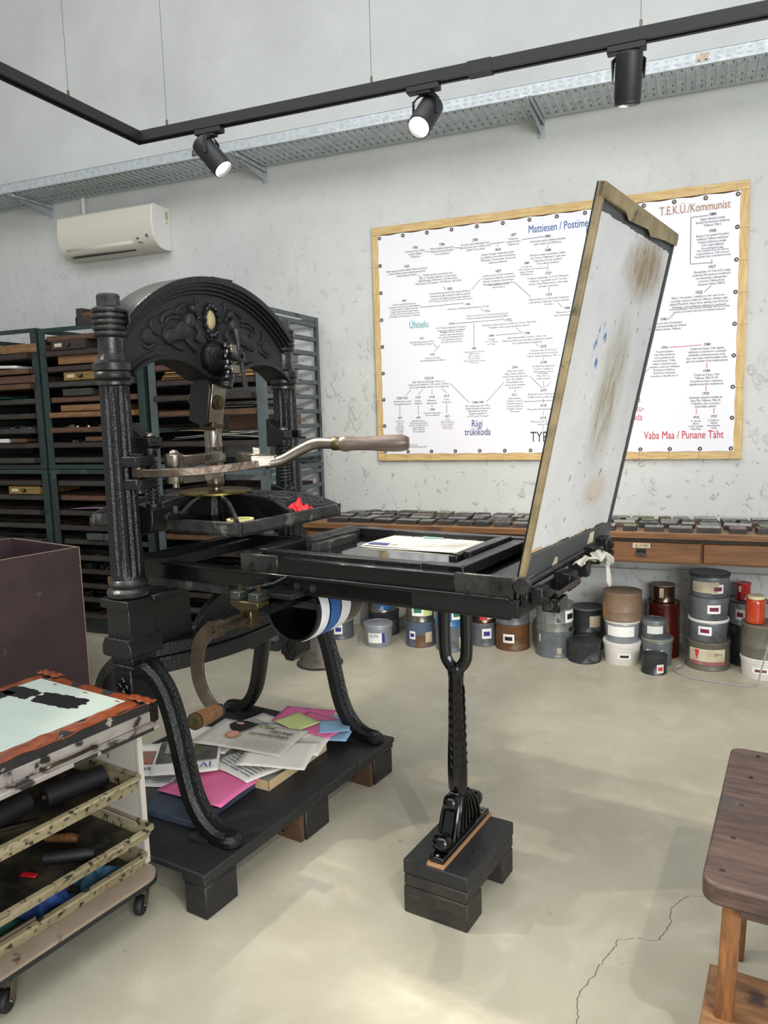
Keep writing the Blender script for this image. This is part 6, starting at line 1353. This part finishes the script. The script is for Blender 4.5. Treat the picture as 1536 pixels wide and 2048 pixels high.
# tray contents: heaps of small metal pieces
def junk(x, y, z, w_, d, n, mt, label, seed):
    rr = random.Random(seed); m = MB()
    for k in range(n):
        a = rr.uniform(0, PI); sx_ = rr.uniform(.008,.03); c = (rr.uniform(0,w_), rr.uniform(0,d), sx_*.25)
        T = Matrix.Translation(c) @ Matrix.Rotation(a, 4, 'Z') @ Matrix.Rotation(rr.uniform(-.4,.4), 4, 'X')
        m.box((-sx_,-.006,-.005), (sx_,.006,rr.uniform(.005,.018)), T)
    o = m.build('metal_type_pieces', mt, None, smooth=0); o.location = (x,y,z); o['kind'] = 'stuff'; return tag(o, label, 'metal type')
junk(-4.10,-.79,zsB[7]+.030,.62,.2,60,m_ironr,'loose metal type pieces on the eighth tray of the middle rack',1)
junk(-4.10,-.79,zsB[6]+.032,.62,.2,50,m_steel,'shiny metal pieces on the seventh tray of the middle rack',2)
junk(-5.0,-.79,zsC[5]+.032,.62,.2,60,m_ironr,'dull metal pieces on the sixth tray of the upper left rack',3)
junk(-4.10,-.79,zsBl[6]+.032,.62,.2,70,m_ironr,'dark metal pieces in the lower middle rack',4)
junk(-4.10,-.79,zsBl[8]+.032,.62,.2,70,m_iron2,'dark metal pieces on the lowest trays of the middle rack',5)
# white string hanging in front of the rack, green bag on the rack corner
tag(MB().tube(spline([(-3.60,-.90,.93),(-3.585,-.905,.945),(-3.57,-.90,.94),(-3.565,-.905,.80),(-3.555,-.90,.60),(-3.56,-.905,.45)],6), .003, 6).build('string', m_cloth), 'thin white string hanging down in front of the lower middle rack', 'string')
t = thing('hanging_bag', 'crumpled green and white bag hanging behind the far press column', 'bag', (-2.50,-.62,1.02))
def bagf(u, v):
    a = u*2*PI; r_ = .035+.03*math.sin(v*PI)*(1+.3*math.sin(a*3+v*5)); return (r_*math.cos(a)*1.2+.02*v, r_*math.sin(a)*.7, .26*v)
MB().grid(20, 10, bagf).build('bag_body', mat('pale_green_bag', (150,190,166), .6, 0, (206,212,202), 12, bump=.5, bscale=20), t, solid=.002)
MB().box((.06,-.03,-.10), (.14,.05,.19)).build('grey_pouch', m_frame_d, t, bevel=.01, seg=2)

# ---------------------------------------------------------------- maroon crate at the left
def crate():
    a = R(-14); t = thing('maroon_crate', 'large open maroon plywood crate at the left edge behind the trolley', 'crate', (-3.195,-1.69,0), a)
    L_, W, H = 1.0, .72, .815; th = .015
    for (p, q) in (((-th,-L_,.01),(0,0,H)),((-W,-L_,.01),(-W+th,0,H)),((-W,-th,.01),(-th,0,H-.001)),((-W,-L_,.01),(-th,-L_+th,H-.001))): 
        o = MB().box(p, q).build('side_panel', m_maroon, t)
        m = MB(); x0, y0 = min(p[0],q[0]), min(p[1],q[1]); x1, y1 = max(p[0],q[0]), max(p[1],q[1])
        m.box((x0+.0005,y0+.0005,H-.0008), (x1-.0005,y1-.0005,H+.0012)); m.build('raw_edge', m_plyedge, o)
    MB().box((-th,-.004,.01), (.0012,.0008,H)).build('corner_edge', m_plyedge, t)
    MB().box((-W,-L_,.0), (0,0,.012)).build('bottom_panel', m_maroonin, t)
    MB().box((-W+th,-.45,.3), (-th,-.44,H-.002)).build('divider', m_maroonin, t)
    MB().box((-.03,-.445,.3), (-.0155,-.435,H-.01)).build('raw_batten', m_plyedge, t)
    m = MB(); m.lathe([(.004,0),(.008,.002),(.004,.008)], (-.03,.0,.71), 'y', 8); m.lathe([(.003,0),(.006,.003)], (0,-.01,.71), 'x', 8); m.build('screw_head', m_steel, t)
crate()

# ---------------------------------------------------------------- ink trolley at the left
def trolley():
    a = R(-10.5); t = thing('ink_trolley', 'low trolley with ink-spattered cream trays under an orange-taped slab at lower left', 'trolley', (-1.545,-3.13,0), a)
    X0, X1, Y0, Y1 = -.56, .070, -.66, -.088
    # board with rounded corners
    def rr(x0, x1, y0, y1, r, n=8):
        return arc(x1-r, y1-r, r, 0, 90, n)+arc(x0+r, y1-r, r, 90, 180, n)+arc(x0+r, y0+r, r, 180, 270, n)+arc(x1-r, y0+r, r, 270, 360, n)
    MB().prism(rr(X0,X1,Y0+.02,Y1+.035,.06), 'z', .120, .130).build('dolly_board', m_dollyt, t)
    MB().prism(rr(X0-.002,X1+.002,Y0+.018,Y1+.037,.06), 'z', .107, .1198).build('board_edge', m_dollye, t)
    cs = None
    for (x, y) in ((.03,-.55),(.02,-.110),(-.50,-.55),(-.50,-.110)):
        c = thing_part('caster', t); c.location = (x,y,0); c.rotation_euler = (0,0,R(25))
        MB().lathe([(.010,-.011),(.026,-.011),(.029,-.006),(.029,.006),(.026,.011),(.010,.011)], (0,0,.0295), 'x', 26).build('wheel', m_rubber, c)
        m = MB()
        for s_ in (-1, 1): m.tube([(s_*.016,.022,.082),(s_*.016,.02,.07),(s_*.016,0,.030)], 1, sec=[(-.012,-.0012),(.012,-.0012),(.012,.0012),(-.012,.0012)], up=(0,1,0))
        m.box((-.017,.006,.078), (.017,.036,.081)); m.cyl((-.02,0,.030), (.02,0,.030), .005, n=10); m.cyl((0,.018,.080), (0,.018,.103), .014, n=12); m.box((-.028,-.018,.1015), (.028,.042,.1065)); m.build('fork', m_steel, c)
    # side panels (far and near end) and back
    MB().box((-.53,-.056,.1305), (-.012,-.046,.556)).build('side_panel', m_sidep, t, bevel=.002); MB().box((-.014,-.060,.1305), (-.004,-.042,.556)).build('side_edge', m_sidep, t)
    MB().box((-.53,-.640,.1305), (-.012,-.628,.556)).build('side_panel', m_sidep, t, bevel=.002)
    MB().box((-.535,-.64,.1305), (-.525,-.046,.556)).build('back_panel', m_sidep, t)
    for z in (.16,.262,.41): MB().box((-.50,-.068,z), (-.03,-.0565,z+.012)).build('tray_runner', m_sidep, t)
    def tr(nm, x0, x1, y0, y1, z0, z1, lab, notch=False):
        p = thing_part(nm, t)
        def wall(za, zb_): return None
        m = MB(); b = .012
        m.add([(x0+b,y0+b,z0),(x1-b,y0+b,z0),(x1-b,y1-b,z0),(x0+b,y1-b,z0),(x0,y0,z1),(x1,y0,z1),(x1,y1,z1),(x0,y1,z1)], [(0,1,5,4),(1,2,6,5),(2,3,7,6),(3,0,4,7),(3,2,1,0)])
        m.build('tray_shell', m_cream, p, solid=.003, fix=False)
        m = MB(); m.add([(x0+b+.004,y0+b+.004,z0+.003),(x1-b-.004,y0+b+.004,z0+.003),(x1-b-.004,y1-b-.004,z0+.003),(x0+b+.004,y1-b-.004,z0+.003)], [(0,1,2,3)]); m.build('inside_bottom', m_creamdk, p, smooth=0)
        m = MB(); r1 = rr(x0-.012,x1+.012,y0-.006,y1+.006,.02,5); r0 = rr(x0+.004,x1-.004,y0+.004,y1-.004,.014,5)
        m.rings([[(x,y,z1-.004) for x,y in r1],[(x,y,z1+.004) for x,y in r1],[(x,y,z1+.005) for x,y in r0],[(x,y,z1-.004) for x,y in r0],[(x,y,z1-.004) for x,y in r1]], caps=False); m.build('rim', m_cream, p)
        return p
    tr('upper_tray', -.50,.006,-.60,-.068,.382,.424,'')
    tr('middle_tray', -.50,.045,-.60,-.064,.236,.272,'')
    tr('bottom_tray', -.52,.012,-.615,-.070,.1315,.172,'')
    # top: grey shelf slab, bundle of stained boards
    MB().box((-.545,-.655,.557), (.028,.004,.573)).build('top_flange', m_slabside2, t, bevel=.003)
    MB().box((-.54,-.648,.5735), (-.002,-.004,.6095)).build('top_board', m_slabside2, t, bevel=.003)
    m = MB(); m.tube(spline([(.0,-.38,.580),(.020,-.38,.584),(.028,-.365,.590),(.030,-.30,.590),(.028,-.235,.590),(.020,-.22,.584),(.0,-.22,.580)],4), .0055, 10); m.build('pull_handle', m_steeld, t)
    MB().box((.028,-.30,.5595), (.0292,-.02,.570)).build('ink_streak', m_slabside, t)
    s = thing('ink_slab', 'pale inking slab bordered with orange tape lying on the trolley', 'ink slab', (-1.545,-3.13,.6100), a)
    MB().box((-.54,-.650,0), (-.003,-.004,.033)).build('slab_core', m_slabside, s, bevel=.002)
    def wob(u, v):
        x0, x1, y0, y1 = -.545,.0,-.654,.0
        x = x0+(x1-x0)*u; y = y0+(y1-y0)*v; e = min(u, 1-u, v, 1-v); return (x, y, .0345+(.0022*math.sin(x*40+y*25)+.0016*math.sin(y*70) if e < .12 else 0)-(.004 if e < 1e-6 else 0))
    MB().grid(40, 48, wob).build('orange_tape_border', m_orange, s, solid=.0022)
    MB().prism([(-.49,-.60),(-.055,-.60),(-.055,-.052),(-.49,-.052)], 'z', .035, .0390).build('slab_face', m_slab, s, bevel=.0005)
    def ink(cx, cy, rx, ry, nm, sd, rot=0):
        q = random.Random(sd); pts = []
        for k in range(44):
            a_ = 2*PI*k/44; rad_ = 1+q.uniform(-.10,.10); sq = 1/max(abs(math.cos(a_))**1.0, abs(math.sin(a_)))**.75
            x, y = rx*rad_*sq*math.cos(a_), ry*rad_*sq*math.sin(a_); pts.append((cx+x*math.cos(rot)-y*math.sin(rot), cy+x*math.sin(rot)+y*math.cos(rot)))
        MB().prism(pts, 'z', .039, .0398).build(nm, m_inkblk, s, smooth=0)
    ink(-.245,-.150,.100,.042,'ink_patch',1,.12); ink(-.425,-.165,.07,.035,'ink_patch',5); ink(-.46,-.205,.03,.03,'ink_patch',8)
    # crumpled tape at the corners
    for (x, y, sd) in ((-.02,-.02,1),(-.50,-.01,2)):
        q = random.Random(sd)
        def fn(u, v): return (x+(u-.5)*.11, y+(v-.5)*.035, .0375+.005*abs(math.sin(u*9+v*5+sd))+.002*q.uniform(0,1))
        MB().grid(14, 8, fn).build('crumpled_tape', m_orange, s, solid=.001)
    def TW(x, y, z): c, s2 = math.cos(a), math.sin(a); return (-1.545+c*x-s2*y, -3.13+s2*x+c*y, z)
    # palette knife with a red handle, brayer handle
    k = thing('palette_knife', 'palette knife with a shiny red handle at the near edge of the slab', 'palette knife', TW(-.09,-.56,.6495), a)
    MB().tube([(.058,.018,.014),(.054,.017,.014),(.03,.01,.014),(-.01,0,.013),(-.05,-.012,.012)], [.006,.0135,.0145,.012,.009], 18).build('handle', m_redpl, k)
    MB().box((-.02,-.004,-.0014), (.09,.012,.0)).build('blade', m_steel, k).rotation_euler = (0,0,R(150))
    k = thing('wooden_tool', 'reddish wooden tool handle lying on the slab beside the red knife', 'tool', TW(-.205,-.47,.6495), a+R(25))
    MB().tube([(-.06,0,.013),(.0,0,.014),(.035,0,.013),(.045,0,.010)], [.010,.0125,.012,.008], 16).build('handle', m_grip, k); MB().tube([(.02,0,.0135),(.03,0,.0135)], .0142, 16).build('ferrule', m_steel, k)
    # rollers in the upper tray
    def roller(x, y, z, rz, lb):
        k = thing('ink_roller', lb, 'ink roller', TW(x,y,z), a+rz)
        MB().cyl((-.09,0,.034), (.09,0,.034), .032, n=24).build('roller', m_rubber, k); MB().cyl((-.10,0,.034), (.10,0,.034), .012, n=12).build('axle', m_brassd, k)
        MB().tube([(.1,0,.034),(.105,.03,.036),(.02,.06,.036),(.0,.07,.036)], .004, 8).build('frame_arm', m_iron2, k); MB().cyl((0,.07,.036), (0,.15,.034), .012, .014, 12).build('handle', m_case, k)
    roller(-.13,-.20,.3855,R(80),'black ink roller at the far end of the upper cream tray')
    roller(-.16,-.42,.3855,R(95),'black ink roller in the middle of the upper cream tray')
    o = MB().box((0,0,0), (.24,.012,.008)).build('steel_ruler', m_steeld, None); o.location = TW(-.10,-.34,.3865); o.rotation_euler = (0,0,a+R(-120)); tag(o, 'inky steel rule lying in the upper cream tray', 'rule')
    o = MB().tube([(0,-.07,.018),(0,.05,.018),(0,.07,.016)], [.017,.018,.012], 16).build('black_bottle', m_rubber, None); o.location = TW(-.06,-.28,.2405); o.rotation_euler = (0,0,a+R(-50)); tag(o, 'black bottle lying in the middle cream tray', 'bottle')
    o = MB().tube([(0,-.05,.014),(0,.03,.016),(0,.05,.012)], [.010,.015,.012], 14).build('brown_tool', m_grip, None); o.location = TW(-.17,-.23,.2405); o.rotation_euler = (0,0,a+R(-60)); tag(o, 'brown wooden tool lying in the middle cream tray', 'tool')
    o = MB().box((0,0,0), (.05,.018,.006)).build('red_scrap', m_redpl, None, bevel=.002); o.location = TW(-.12,-.40,.2405); o.rotation_euler = (0,0,a+R(20)); tag(o, 'small red scrap in the middle cream tray', 'scrap')
    # rags in the bottom tray
    def heap(x, y, w_, d, h, mt, nm, lb, sd):
        q = random.Random(sd); ph = [q.uniform(0,6) for _ in range(4)]
        def fn(u, v):
            e = math.sin(PI*u)**.5*math.sin(PI*v)**.5
            return ((u-.5)*w_*(1+.15*math.sin(v*7+ph[0])), (v-.5)*d*(1+.15*math.sin(u*9+ph[1])), max(0, e*h*(.65+.3*math.sin(u*11+v*6+ph[2])+.2*math.sin(v*17+ph[3]))))
        o = MB().grid(24, 24, fn).build(nm, mt, None, solid=.002, smooth=70); o.location = TW(x, y, .1355); o.rotation_euler = (0,0,a+R(q.uniform(-20,20))); tag(o, lb, 'rag')
    mb_ = lambda n, c, c2_: mat(n, c, .8, 0, c2_, 14, bump=.4, bscale=30)
    heap(-.11,-.19,.13,.13,.055,mb_('teal_blue_rag',(64,110,134),(40,70,90)),'blue_rag','pale blue rag at the far end of the bottom tray',1)
    heap(-.17,-.27,.14,.14,.050,mb_('dark_red_rag',(84,26,36),(50,18,26)),'dark_red_rag','dark red rag between the blue rags in the bottom tray',2)
    heap(-.12,-.35,.14,.15,.052,mb_('bright_blue_rag',(60,98,168),(34,60,120)),'blue_rag','bright blue rag in the middle of the bottom tray',3)
    heap(-.13,-.50,.17,.17,.050,mb_('green_rag',(44,104,88),(28,66,58)),'green_rag','dark green rag at the near end of the bottom tray',4)
    o = MB().tube([(0,-.10,.0),(0,.10,.0)], .008, 14).build('steel_tube', m_steel, None); o.location = TW(.006,-.54,.185); o.rotation_euler = (0,0,a+R(0)); tag(o, 'short shiny steel tube lying in the near corner of the bottom tray', 'tube')
trolley()

# ---------------------------------------------------------------- stepped bench at the right
def bench():
    a = R(-7); t = thing('wooden_bench', 'dark worn wooden bench with amber legs and a lower step at the right edge', 'bench', (.030,-3.40,0), a)
    def rr(x0, x1, y0, y1, r, n=6): return arc(x1-.005, y1-.005, .005, 0, 90, 1)+arc(x0+r, y1-r, r, 90, 180, n)+arc(x0+r, y0+r, r, 180, 270, n)+arc(x1-.005, y0+.005, .005, 270, 360, 1)
    MB().prism(arc(.8,.41,.003,0,90,1)[:0]+[(.95,.0),(.95,.425),(.0,.425)]+arc(.04,.04,.04,180,270,6), 'z', .505, .55).build('seat_plank', m_bench, t, bevel=.006, seg=2)
    MB().prism([(.95,.431),(.95,.70)]+arc(.03,.67,.03,90,180,6)+[(.0,.429)], 'z', .505, .549).build('seat_plank', m_bench, t, bevel=.005, seg=2)
    MB().box((.07,.05,.46), (.93,.08,.5048)).build('apron', m_bench, t, bevel=.002); MB().box((.07,.60,.46), (.93,.63,.5048)).build('apron', m_bench, t, bevel=.002)
    for (x, y) in ((.055,.09),(.055,.58),(.88,.09),(.88,.58)):
        s_ = 1 if x < .5 else -1
        m = MB(); m.add([(x-.017,y-.020,.504),(x+.020,y-.020,.504),(x+.020,y+.020,.504),(x-.017,y+.020,.504),(x-.017-.02*s_,y-.020,0),(x+.020-.02*s_,y-.020,0),(x+.020-.02*s_,y+.020,0),(x-.017-.02*s_,y+.020,0)], [(0,1,2,3),(7,6,5,4),(0,4,5,1),(1,5,6,2),(2,6,7,3),(3,7,4,0)]); m.build('leg', m_benchl, t, bevel=.003)
    MB().box((.0,-.16,.175), (.93,.24,.205)).build('lower_step', m_benchs, t, bevel=.005, seg=2)
    m = MB(); rr_ = random.Random(3)
    for (x, y) in ((.035,.06),(.045,.20),(.05,.36),(.06,.52),(.07,.66),(.24,.05)): m.lathe([(0,.0),(.005,0),(.006,.0008),(.003,.0012)], (x,y,.5497), n=10, caps=False)
    m.build('screw_head', m_brassd, t)
bench()
